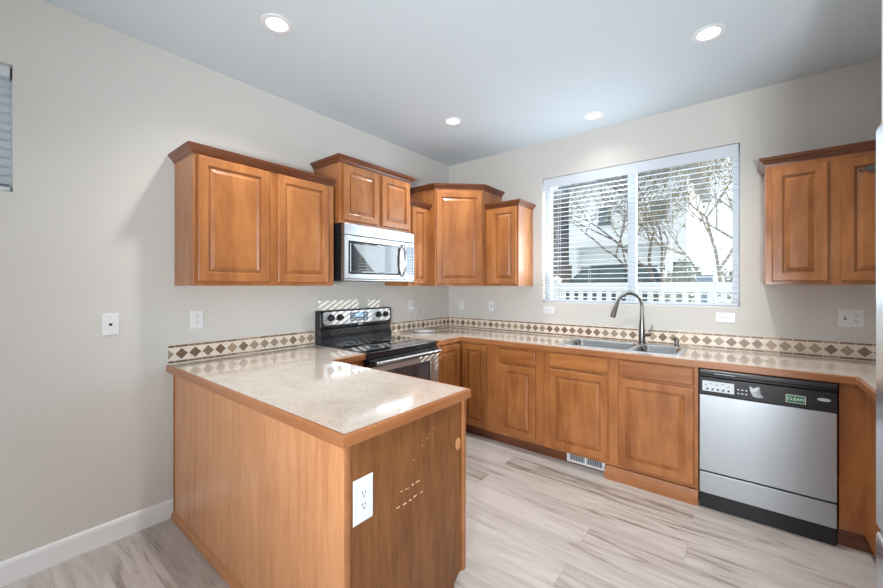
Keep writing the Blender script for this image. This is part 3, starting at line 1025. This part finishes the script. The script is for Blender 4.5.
b = B('faucet_nickel'); b.tube([(0.018, -0.006, 0.065), (0.045, -0.012, 0.072), (0.062, -0.016, 0.078)], [0.011, 0.012, 0.010], 12); b.tube([(0.055, -0.014, 0.078), (0.070, -0.010, 0.115), (0.078, -0.006, 0.150)], [0.007, 0.006, 0.0055], 10)
b.build('handle', t, smooth=True)
t = thing('soap_dispenser', 'small nickel soap pump at the right rear of the sink', 'soap dispenser', (2.275, -0.085, ZR + 0.0045))
b = B('faucet_nickel'); b.lathe([(0, 0), (0.020, 0), (0.020, 0.004), (0.013, 0.008), (0.013, 0.035), (0.017, 0.038), (0.017, 0.052), (0.010, 0.058), (0, 0.058)], 24); b.build('pump_body', t, smooth=True)
b = B('faucet_nickel'); b.tube([(0, 0, 0.052), (-0.012, -0.018, 0.062), (-0.026, -0.040, 0.056)], [0.008, 0.0065, 0.005], 10); b.build('spout', t, smooth=True)

# ---------------- range (front faces +x)
RY = -1.766
t = thing('electric_range', 'black and stainless electric range with smooth glass cooktop', 'range', (0, RY, 0), RZL)
W_ = 0.762
b = B('black_plastic'); b.box(0.003, W_ - 0.003, -0.625, -0.03, 0.05, 0.903); b.build('body', t, bevel=0.002)
b = B('black_matte'); b.box(0.02, W_ - 0.02, -0.58, -0.06, 0.0, 0.05); b.build('base', t)
b = B('black_glass'); b.box(-0.001, W_ + 0.001, -0.655, -0.03, 0.904, 0.921); b.build('cooktop', t, bevel=0.005)
for cx, cy, r_ in ((0.20, -0.20, 0.08), (0.56, -0.20, 0.095), (0.20, -0.46, 0.105), (0.56, -0.46, 0.08)):
    b = B('button_grey'); b.lathe([(r_, 0.0), (r_, 0.0004), (r_ - 0.002, 0.0004), (r_ - 0.002, 0.0)], 48, (cx, cy, 0.9212)); b.build('burner_ring', t)
# backguard
b = B('black_plastic')
prof = [(-0.035, 0.915), (-0.098, 0.915), (-0.100, 0.960), (-0.082, 0.985), (-0.080, 1.035), (-0.094, 1.050), (-0.088, 1.165), (-0.074, 1.186), (-0.012, 1.186), (-0.012, 0.915)]
va = [b.bm.verts.new((0.0, y, z)) for y, z in prof]; vb = [b.bm.verts.new((W_, y, z)) for y, z in prof]
b.bm.faces.new(va); b.bm.faces.new(list(reversed(vb)))
for i in range(len(prof)):
    j = (i + 1) % len(prof); b.bm.faces.new((va[i], va[j], vb[j], vb[i]))
bg_ = b.build('backguard', t, bevel=0.008, seg=3)
b = B('button_grey'); b.box(0.372, 0.418, -0.0955, -0.0935, 1.052, 1.060); b.build('brand_badge', bg_, bevel=0.001)
b = B('steel_h')
pp = [(0.040, 1.070), (0.722, 1.070), (0.738, 1.085), (0.738, 1.165), (0.728, 1.175), (0.034, 1.175), (0.024, 1.165), (0.026, 1.085)]
fy = lambda z: -0.094 + (z - 1.05) * (0.006 / 0.115)
va = [b.bm.verts.new((x, fy(z) + 0.001, z)) for x, z in pp]; vb = [b.bm.verts.new((x, fy(z) - 0.003, z)) for x, z in pp]
b.bm.faces.new(va); b.bm.faces.new(vb)
for i in range(len(pp)):
    j = (i + 1) % len(pp); b.bm.faces.new((va[i], va[j], vb[j], vb[i]))
cp = b.build('control_panel', t)
b = B('display_blue', 'blue_plastic'); b.box(0.285, 0.475, -0.097, -0.090, 1.088, 1.162, 1); b.box(0.335, 0.420, -0.0975, -0.0968, 1.120, 1.155)
b.build('display', cp)
for x, z, w_ in [(x, 1.098 + i * 0.020, 0.010) for i in range(3) for x in (0.295, 0.313, 0.436, 0.456)] + [(0.335 + i * 0.022, 1.098, 0.013) for i in range(4)]:
    b = B('button_grey'); b.box(x, x + w_, -0.0978, -0.0968, z, z + 0.008); b.build('button', cp)
for kx in (0.095, 0.182, 0.598, 0.682):
    b = B('black_plastic', 'button_grey')
    b.cyl((kx, -0.091, 1.128), (kx, -0.099, 1.128), 0.0285, 0.0265, 24)
    b.cyl((kx, -0.099, 1.128), (kx, -0.118, 1.128), 0.0210, 0.0195, 24)
    b.box(kx - 0.003, kx + 0.003, -0.1215, -0.116, 1.112, 1.147)
    b.box(kx + 0.024, kx + 0.027, -0.100, -0.0985, 1.120, 1.136, 1)
    b.build('knob', t)
b = B('slot_black'); b.box(0.545, 0.552, -0.0975, -0.09, 1.085, 1.098); b.build('indicator_light', cp)
# oven door
b = B('steel_door', 'black_plastic')
b.box(0.006, W_ - 0.006, -0.668, -0.627, 0.245, 0.815)
b.box(0.006, W_ - 0.006, -0.668, -0.627, 0.817, 0.868, 1)
od = b.build('oven_door', t, bevel=0.003)
b = B('dark_window'); b.rings(0.115, 0.647, 0.36, 0.775, [(0, 0.667), (0, 0.6695), (0.012, 0.6715), (0.022, 0.6690)]); b.build('door_window', od)
b = B('steel_h')
b.tube([(0.03, -0.700, 0.845), (W_ - 0.03, -0.700, 0.845)], 0.015, 16)
for x in (0.05, W_ - 0.05):
    b.box(x - 0.012, x + 0.012, -0.70, -0.666, 0.834, 0.856)
b.build('handle', od, smooth=True)
b = B('black_plastic'); b.box(0.004, W_ - 0.004, -0.645, -0.626, 0.872, 0.902); b.build('vent_trim', t, bevel=0.002)
b = B('steel_h'); b.box(0.006, W_ - 0.006, -0.665, -0.627, 0.06, 0.238); b.build('storage_drawer', t, bevel=0.003)

# ---------------- microwave
t = thing('microwave', 'stainless over-the-range microwave mounted above the electric range', 'microwave', (0, RY + 0.001, 1.422), RZL)
hm = 0.428
b = B('black_plastic'); b.box(0.004, W_ - 0.004, -0.345, -0.003, 0.006, hm); b.build('body', t, bevel=0.002)
b = B('steel_h'); b.box(0.004, W_ - 0.004, -0.384, -0.346, 0.343, hm - 0.001); b.build('vent_grille', t, bevel=0.004)
b = B('steel_h'); b.box(0.004, 0.636, -0.385, -0.346, 0.014, 0.340); dm = b.build('door', t, bevel=0.004)
b = B('black_glass'); b.rings(0.042, 0.575, 0.052, 0.300, [(0, 0.384), (0, 0.3865), (0.012, 0.388), (0.022, 0.3865)]); b.build('door_window', dm)
b = B('chrome')
pts = []
for k in range(13):
    s = k / 12
    pts.append((0.603, -0.388 - 0.040 * math.sin(math.pi * s) ** 0.6, 0.045 + s * 0.265))
b.tube(pts, 0.0115, 12); b.build('handle', dm, smooth=True)
b = B('steel_h'); b.box(0.639, W_ - 0.004, -0.385, -0.346, 0.014, 0.340); cpn = b.build('control_panel', t, bevel=0.003)
b = B('blue_plastic'); b.box(0.655, 0.748, -0.3865, -0.380, 0.060, 0.305); kp = b.build('keypad', cpn)
for i in range(7):
    for j in range(3):
        b = B('button_grey'); b.box(0.666 + j * 0.027, 0.680 + j * 0.027, -0.3872, -0.386, 0.077 + i * 0.025, 0.082 + i * 0.025); b.build('button', cpn)
b = B('black_matte'); b.box(0.008, W_ - 0.008, -0.380, -0.02, 0.0, 0.0055); b.build('bottom_vent', t)
b = B('steel_h'); b.box(0.004, W_ - 0.004, -0.385, -0.348, 0.0, 0.012); b.build('lower_trim', t, bevel=0.002)

# ---------------- dishwasher
t = thing('dishwasher', 'stainless steel dishwasher with black control panel under the right countertop', 'dishwasher', (2.456, 0, 0))
WDW = 0.606
b = B('black_matte'); b.box(0.004, WDW - 0.004, -0.600, -0.03, 0.0, 0.868); b.build('body', t)
b = B('steel_v'); b.box(0.004, WDW - 0.004, -0.640, -0.601, 0.243, 0.712); b.build('door', t, bevel=0.003)
b = B('black_plastic')
prof = [(-0.601, 0.716), (-0.643, 0.716), (-0.645, 0.720), (-0.645, 0.818), (-0.632, 0.826), (-0.632, 0.836), (-0.648, 0.842), (-0.648, 0.860), (-0.640, 0.867), (-0.601, 0.867)]
va = [b.bm.verts.new((0.004, y, z)) for y, z in prof]; vb = [b.bm.verts.new((WDW - 0.004, y, z)) for y, z in prof]
b.bm.faces.new(va); b.bm.faces.new(list(reversed(vb)))
for i in range(len(prof)):
    j = (i + 1) % len(prof); b.bm.faces.new((va[i], va[j], vb[j], vb[i]))
cp = b.build('control_panel', t, bevel=0.0015)
b = B('button_grey'); b.lathe([(0, 0), (1, 0), (1, 1), (0, 1)], 28)
b.bm.transform(Matrix.Translation((0.552, -0.6445, 0.777)) @ Matrix.Rotation(R(90), 4, 'X') @ Matrix.Diagonal((0.026, 0.0085, 0.002, 1))); b.build('brand_badge', cp)
b = B('paper_white', 'slot_black')
b.box(0.020, 0.175, -0.6462, -0.6452, 0.738, 0.800)
for i in range(5):
    b.cyl((0.045 + i * 0.026, -0.6455, 0.752), (0.045 + i * 0.026, -0.6470, 0.752), 0.006, seg=12, mat=1)
for i, (x, z) in enumerate(((0.03, 0.775), (0.055, 0.782), (0.085, 0.778), (0.112, 0.785), (0.14, 0.776))):
    b.box(x, x + 0.014, -0.6466, -0.6460, z, z + 0.003, 1)
b.build('button_strip', cp)
for i in range(3):
    for j in range(2):
        b = B('button_grey'); b.box(0.190 + i * 0.018, 0.200 + i * 0.018, -0.6462, -0.6452, 0.745 + j * 0.022, 0.751 + j * 0.022); b.build('indicator_mark', cp)
b = B('button_grey'); b.box(0.08, 0.18, -0.6490, -0.6478, 0.8455, 0.8485); b.build('handle_mark', cp)
random.seed(12)
b = B('film')
p0 = [(0.245, 0.800), (0.262, 0.790), (0.290, 0.802), (0.297, 0.760), (0.310, 0.742), (0.282, 0.736), (0.262, 0.742), (0.250, 0.768)]
va = [b.bm.verts.new((x, -0.6463 - random.uniform(0, 0.004), z)) for x, z in p0]
c = b.bm.verts.new((0.275, -0.6500, 0.77))
for i in range(len(va)):
    b.bm.faces.new((va[i], va[(i + 1) % len(va)], c))
bk = [b.bm.verts.new((x, -0.6452, z)) for x, z in p0]
for i in range(len(va)):
    j = (i + 1) % len(va); b.bm.faces.new((va[i], va[j], bk[j], bk[i]))
b.build('peeling_film', cp)
b = B('steel_v'); b.box(0.004, WDW - 0.004, -0.638, -0.601, 0.105, 0.233); b.build('lower_panel', t, bevel=0.003)
b = B('black_matte'); b.box(0.004, WDW - 0.004, -0.628, -0.601, 0.234, 0.242); b.build('seam', t)
b = B('black_plastic'); b.box(0.004, WDW - 0.004, -0.606, -0.60, 0.0, 0.103); b.build('toe_kick', t)
t = thing('magnet_sign', 'small green sign reading CLEAN on the dishwasher control panel', 'sign', (2.898, -0.6455, 0.760))
b = B('label_green', 'label_white'); b.box(-0.040, 0.040, -0.0022, -0.0002, -0.021, 0.021, 1); b.box(-0.0375, 0.0375, -0.0028, -0.0020, -0.0185, 0.0185, 0); b.build('plaque', t)
text('CLEAN', 'lettering', 0.0225, 'label_white', t, (0, -0.0030, 0))

# toe kick vent register
t = thing('vent_register', 'white metal vent register in the toe kick under the sink cabinet', 'vent', (1.592, -0.541, 0.012))
b = B('trim_white'); b.grid([0, 0.022, 0.135, 0.152, 0.265, 0.287], [0, 0.016, 0.068, 0.084], lambda x, y: not (0.016 < y < 0.068 and (0.022 < x < 0.135 or 0.152 < x < 0.265)), 0, 0.008)
b.bm.transform(Matrix.Rotation(R(90), 4, 'X')); b.build('frame', t)
b = B('slot_black'); b.box(0.01, 0.277, -0.0012, -0.0002, 0.01, 0.075); b.build('backing', t)
for x0 in (0.022, 0.152):
    b = B('button_grey')
    for i in range(9):
        b.box(x0 + 0.005 + i * 0.0125, x0 + 0.009 + i * 0.0125, -0.007, -0.0014, 0.016, 0.068)
    b.build('louvers', t)

# ---------------- refrigerator (front faces -x), only its far edge is in the picture
FRX, FRY0, FRY1 = 2.965, -2.80, -1.872
t = thing('refrigerator', 'tall stainless refrigerator cut off by the right edge', 'refrigerator', (0, 0, 0))
b = B('button_grey'); b.box(FRX + 0.075, XR - 0.03, FRY0, FRY1, 0.03, 1.83); b.build('body', t, bevel=0.004)
b = B('black_matte'); b.box(FRX + 0.10, XR - 0.06, FRY0 + 0.02, FRY1 - 0.02, 0.0, 0.03); b.build('base', t)
ym = (FRY0 + FRY1) / 2
for y0, y1 in ((ym + 0.003, FRY1), (FRY0, ym - 0.003)):
    b = B('fridge_steel'); b.box(FRX, FRX + 0.072, y0, y1, 0.705, 1.83); d = b.build('door', t, bevel=0.012, seg=3)
    b = B('slot_black'); yh = ym + 0.03 if y0 > ym else ym - 0.03
    b.box(FRX - 0.0008, FRX + 0.004, yh - 0.012, yh + 0.012, 0.85, 1.65); b.build('pocket_handle', d)
b = B('fridge_steel'); b.box(FRX, FRX + 0.072, FRY0, FRY1, 0.06, 0.692); d = b.build('freezer_drawer', t, bevel=0.012, seg=3)
b = B('slot_black'); b.box(FRX - 0.0008, FRX + 0.004, FRY0 + 0.1, FRY1 - 0.1, 0.655, 0.675); b.build('pocket_handle', d)

# ---------------- recessed ceiling lights
LBL = ['recessed ceiling light nearest the camera, above the peninsula', 'recessed ceiling light at upper right, in front of the right wall cabinet',
       'recessed ceiling light near the room corner, in front of the microwave', 'recessed ceiling light above the sink window, closest to the window wall',
       'recessed ceiling light right above the camera, out of the picture']
for (x, y), lab in zip(LIGHTS, LBL):
    t = thing('recessed_ceiling_light', lab, 'ceiling light', (x, y, H))
    b = B('trim_white')
    b.lathe([(0.080, -0.0005), (0.080, -0.004), (0.074, -0.006), (0.053, -0.004), (0.047, 0.044), (0.050, 0.045), (0.0535, -0.0005)], 40); b.build('trim_ring', t, smooth=True)
    b = B('lamp_lens'); b.lathe([(0, 0.038), (0.0465, 0.040), (0.0465, 0.044), (0, 0.044)], 32); b.build('lens', t, smooth=True)
    ld = bpy.data.lights.new('ceiling_lamp', 'SPOT')
    ld.energy = 9 if y > -0.5 else 70; ld.spot_size = R(135); ld.spot_blend = 0.9; ld.shadow_soft_size = 0.05; ld.color = (1.0, 0.965, 0.92)
    lo = bpy.data.objects.new('ceiling_lamp', ld); COL.objects.link(lo); lo.location = (0, 0, 0.018); lo.parent = t

# ------------------------------------------------------------------ outside the kitchen window
b = B('lawn'); b.box(-40, 40, 0.4, 60, -0.12, 0.0); struct(b.build('ground'))
# fence at y=4
t = thing('picket_fence', 'white picket fence with a solid top rail outside the window', 'fence', (0, 4.0, 0.0))
b = B('fence_white'); b.box(-7, 7, -0.05, 0.05, 1.285, 1.44); b.box(-7, 7, -0.02, 0.02, 0.30, 0.40); b.build('rails', t)
b = B('fence_white')
k = 0
x = -6.95
while x < 6.9:
    b.box(x, x + 0.085, -0.018, 0.018, 0.0, 1.29); x += 0.173
b.build('pickets', t)
for x in (-5.1, -0.30, 3.4):
    b = B('fence_white'); b.box(x - 0.07, x + 0.07, -0.07, 0.07, 0.0, 1.50); b.lathe([(0.12, 0), (0.12, 0.03), (0.0, 0.10)], 4, (x, 0, 1.50)); b.build('post', t)

# neighbour's house
t = thing('house', 'white two-storey house with a garage across the street, behind the car', 'house', (0, 14.0, 0.0))
b = B('house_white')
b.box(-3.9, 0.9, 0.6, 8, 2.4, 6.2); b.box(-3.55, -3.30, 0.0, 0.6, 0, 3.2); b.box(0.22, 0.42, 0.0, 0.6, 0, 3.2)
b.box(-3.3, 0.22, 0.55, 0.8, 2.28, 2.85); b.box(-3.6, 0.45, -0.1, 0.6, 3.15, 3.40)
b.build('wall', t)
b = B('house_shade_and_glass'); b.box(-3.8, 0.85, 0.72, 0.9, 0.0, 3.2); b.build('porch_shade', t)  # dark sheet, the porch's shade put into its colour
b = B('house_white', 'house_shade_and_glass')
b.box(-2.9, -0.05, 0.60, 0.72, 0, 2.50)
for i in range(7):
    b.box(-2.78 + i * 0.39, -2.48 + i * 0.39, 0.585, 0.60, 2.12, 2.26, 1)
b.build('garage_door', t)
for x0, x1, z0, z1 in ((-2.50, -1.98, 4.15, 4.95), (-1.30, -0.95, 4.25, 5.15), (-0.4, 0.2, 4.2, 5.0)):
    b = B('trim_white'); b.box(x0 - 0.08, x1 + 0.08, 0.56, 0.61, z0 - 0.08, z1 + 0.08); f = b.build('window', t)
    b = B('car_glass'); b.box(x0, x1, 0.54, 0.57, z0, z1); b.build('pane', f)
b = B('roof_grey'); v = [(-4.3, 0.1, 6.1), (1.3, 0.1, 6.1), (1.3, 8.4, 6.1), (-4.3, 8.4, 6.1), (-4.3, 4.2, 8.0), (1.3, 4.2, 8.0)]
vv = [b.bm.verts.new(p) for p in v]
for q in ((0, 1, 5, 4), (2, 3, 4, 5), (1, 2, 5), (3, 0, 4), (0, 3, 2, 1)): b.bm.faces.new([vv[i] for i in q])
b.build('roof', t)
t = thing('house', 'brown-grey neighbouring house at the far left of the window view', 'house', (0, 15.0, 0))
b = B('house_brown'); b.box(-9.0, -4.6, 0, 7, 0, 5.6); b.build('wall', t)
for z in (3.1, 4.3):
    b = B('car_glass'); b.box(-5.3, -4.95, -0.03, 0.0, z, z + 0.5); b.build('window', t)
b = B('roof_grey'); v = [(-9.4, -0.4, 5.5), (-4.4, -0.4, 5.5), (-4.4, 7.4, 5.5), (-9.4, 7.4, 5.5), (-9.4, 3.5, 7.2), (-4.4, 3.5, 7.2)]
vv = [b.bm.verts.new(p) for p in v]
for q in ((0, 1, 5, 4), (2, 3, 4, 5), (1, 2, 5), (3, 0, 4), (0, 3, 2, 1)): b.bm.faces.new([vv[i] for i in q])
b.build('roof', t)

# parked suv, side on
t = thing('parked_car', 'dark blue-green parked car behind the white fence', 'car', (-0.65, 9.6, 0.42))
b = B('car_paint')
side = [(-1.85, 0.35), (-1.9, 0.75), (-1.75, 0.95), (-1.2, 1.08), (-0.72, 1.50), (-0.45, 1.62), (0.9, 1.64), (1.35, 1.52), (1.6, 1.10), (1.68, 0.6), (1.62, 0.33)]
va = [b.bm.verts.new((x, -0.85, z)) for x, z in side]; vb = [b.bm.verts.new((x, 0.85, z)) for x, z in side]
b.bm.faces.new(va); b.bm.faces.new(list(reversed(vb)))
for i in range(len(side)):
    j = (i + 1) % len(side); b.bm.faces.new((va[i], va[j], vb[j], vb[i]))
b.build('body', t, bevel=0.06, seg=3)
for poly in ([(-1.02, 1.12), (-0.62, 1.46), (-0.25, 1.52), (-0.25, 1.12)], [(-0.17, 1.12), (-0.17, 1.53), (0.55, 1.54), (0.55, 1.12)], [(0.63, 1.12), (0.63, 1.54), (0.95, 1.54), (1.25, 1.44), (1.42, 1.12)]):
    b = B('car_glass')
    A_ = [b.bm.verts.new((x, -0.875, z)) for x, z in poly]; C_ = [b.bm.verts.new((x, -0.84, z)) for x, z in poly]
    b.bm.faces.new(A_); b.bm.faces.new(C_)
    for i in range(len(poly)):
        j = (i + 1) % len(poly); b.bm.faces.new((A_[i], A_[j], C_[j], C_[i]))
    b.build('side_window', t)
for x in (-1.2, 1.05):
    for y in (-0.80, 0.80):
        b = B('rubber', 'button_grey'); b.cyl((x, y - 0.11, 0.0), (x, y + 0.11, 0.0), 0.33, seg=28); b.cyl((x, y - 0.12, 0.0), (x, y + 0.12, 0.0), 0.2, seg=16, mat=1)
        b.build('wheel', t, (0, 0, -0.09))
b = B('tail_red'); b.box(1.50, 1.67, -0.86, -0.70, 0.85, 1.15); b.build('tail_light', t)


# trees
def tree(label, base, height, r0, mat, seed, lean=(0, 0), spread=0.9, levels=5, leafmat=None, trunk_h=0.3):
    rnd = random.Random(seed)
    b = B(mat)
    tips = []

    def grow(p, d, l, r, lev):
        n = 3
        pts = [p]; q = p.copy(); dd = d.copy()
        for i in range(n):
            dd = (dd + Vector((rnd.uniform(-.18, .18), rnd.uniform(-.18, .18), rnd.uniform(-.08, .14)))).normalized()
            q = q + dd * (l / n); pts.append(q.copy())
        b.tube(pts, [r, r * 0.88, r * 0.76, r * 0.64], 5 if lev > 1 else 8, 0, lev == 0)
        if lev >= levels:
            tips.append(q); return
        for k in range(3 if lev else 4):
            a = rnd.uniform(0, 2 * math.pi)
            side = Vector((math.cos(a), math.sin(a), 0))
            nd = (dd * 0.7 + side * spread * rnd.uniform(.6, 1.1) + Vector((0, 0, 0.18))).normalized()
            st = pts[-1] if k < 2 else pts[2]
            grow(st.copy(), nd, l * rnd.uniform(.62, .80), max(r * 0.58, 0.004), lev + 1)
    d0 = Vector((lean[0], lean[1], 1)).normalized()
    grow(Vector((0, 0, 0)), d0, height * trunk_h, r0, 0)
    t = thing('tree', label, 'tree', base)
    b.build('trunk', t)
    if leafmat:
        b = B(leafmat)
        for p in tips[::2]:
            for k in range(2):
                c = p + Vector((rnd.uniform(-.25, .25), rnd.uniform(-.25, .25), rnd.uniform(-.25, .25)))
                s = rnd.uniform(.025, .055)
                u = Vector((rnd.uniform(-1, 1), rnd.uniform(-1, 1), rnd.uniform(-1, 1))).normalized() * s
                w_ = u.orthogonal().normalized() * s * 0.6
                b.bm.faces.new([b.bm.verts.new(c + q) for q in (u, w_, -u, -w_)])
        b.build('foliage', t)
    return t


tree('bare branching tree with leaning dark trunk at the centre right of the window view', (1.45, 7.6, -0.05), 6.5, 0.075, 'bark', 4, lean=(-0.22, 0), levels=6)
tree('bare brown tree filling the right side of the window view', (2.35, 6.9, -0.05), 6.0, 0.06, 'bark_pale', 11, levels=6, leafmat='leaf_olive')
tree('slender pale tree at the right edge of the window view', (3.6, 10.5, -0.05), 7.0, 0.06, 'bark_pale', 31, levels=6, spread=0.8, leafmat='leaf_olive')
tree('bare grey tree with high arching branches, beside the white house', (-4.2, 11.8, -0.05), 9.0, 0.07, 'bark', 23, lean=(0.12, 0), levels=6, spread=0.9, trunk_h=0.42)


def bush(label, base, r_, h_, mat, seed, n=500):
    rnd = random.Random(seed)
    b = B(mat)
    for i in range(n):
        a, e_, q = rnd.uniform(0, 6.283), rnd.uniform(-0.2, 1.57), rnd.uniform(.55, 1)
        c = Vector((r_ * q * math.cos(a) * math.cos(e_), r_ * q * math.sin(a) * math.cos(e_), h_ * .35 + h_ * .65 * q * math.sin(e_)))
        s = rnd.uniform(.04, .09)
        u = Vector((rnd.uniform(-1, 1), rnd.uniform(-1, 1), rnd.uniform(-1, 1))).normalized() * s
        w_ = u.orthogonal().normalized() * s * 0.6
        b.bm.faces.new([b.bm.verts.new(c + k) for k in (u, w_, -u, -w_)])
    o = b.build('foliage')
    t = thing('shrub', label, 'shrub', base); o.parent = t
    b = B('bark'); b.cyl((0, 0, 0), (0, 0, h_ * 0.6), 0.03, 0.015, 8); b.build('stem', t)
    return t


bush('green shrub behind the fence at the right of the window view', (1.70, 6.0, 0), 0.45, 1.95, 'leaf_green', 2)
bush('olive shrub behind the fence left of the green shrub', (1.25, 7.6, 0), 0.40, 1.8, 'leaf_olive', 3, 350)
bush('pale green shrub at the far right of the window view', (2.65, 5.8, 0), 0.45, 2.1, 'leaf_green', 8, 350)
t = thing('storage_bin', 'blue-grey bin standing behind the fence at far right', 'bin', (2.10, 5.4, 0))
b = B('bin_blue'); b.box(-0.12, 0.12, -0.15, 0.15, 0, 1.55); b.build('bin_body', t, bevel=0.02)
b = B('bin_blue'); b.box(-0.14, 0.14, -0.17, 0.17, 1.552, 1.60); b.build('lid', t, bevel=0.01)

# ------------------------------------------------------------------ groups of repeats
GROUPS = {'wall_cabinet': 'wall cabinets around the kitchen', 'corner_wall_cabinet': 'wall cabinets around the kitchen',
          'base_cabinet': 'base cabinets under the countertops', 'sink_cabinet': 'base cabinets under the countertops',
          'corner_base_cabinet': 'base cabinets under the countertops', 'peninsula_cabinet': 'base cabinets under the countertops',
          'countertop': 'beige laminate countertops', 'tile_backsplash': 'diamond tile backsplashes',
          'wall_outlet': 'white electrical outlets', 'light_switch': 'white light switches',
          'recessed_ceiling_light': 'recessed ceiling lights', 'window_blinds': 'white window blinds',
          'tree': 'bare trees outside the window', 'shrub': 'shrubs behind the fence', 'house': 'houses across the street'}
for o in list(SC.objects):
    if o.parent is None and o.get('category'):
        g = GROUPS.get(o.name.split('.')[0])
        if g:
            o['group'] = g
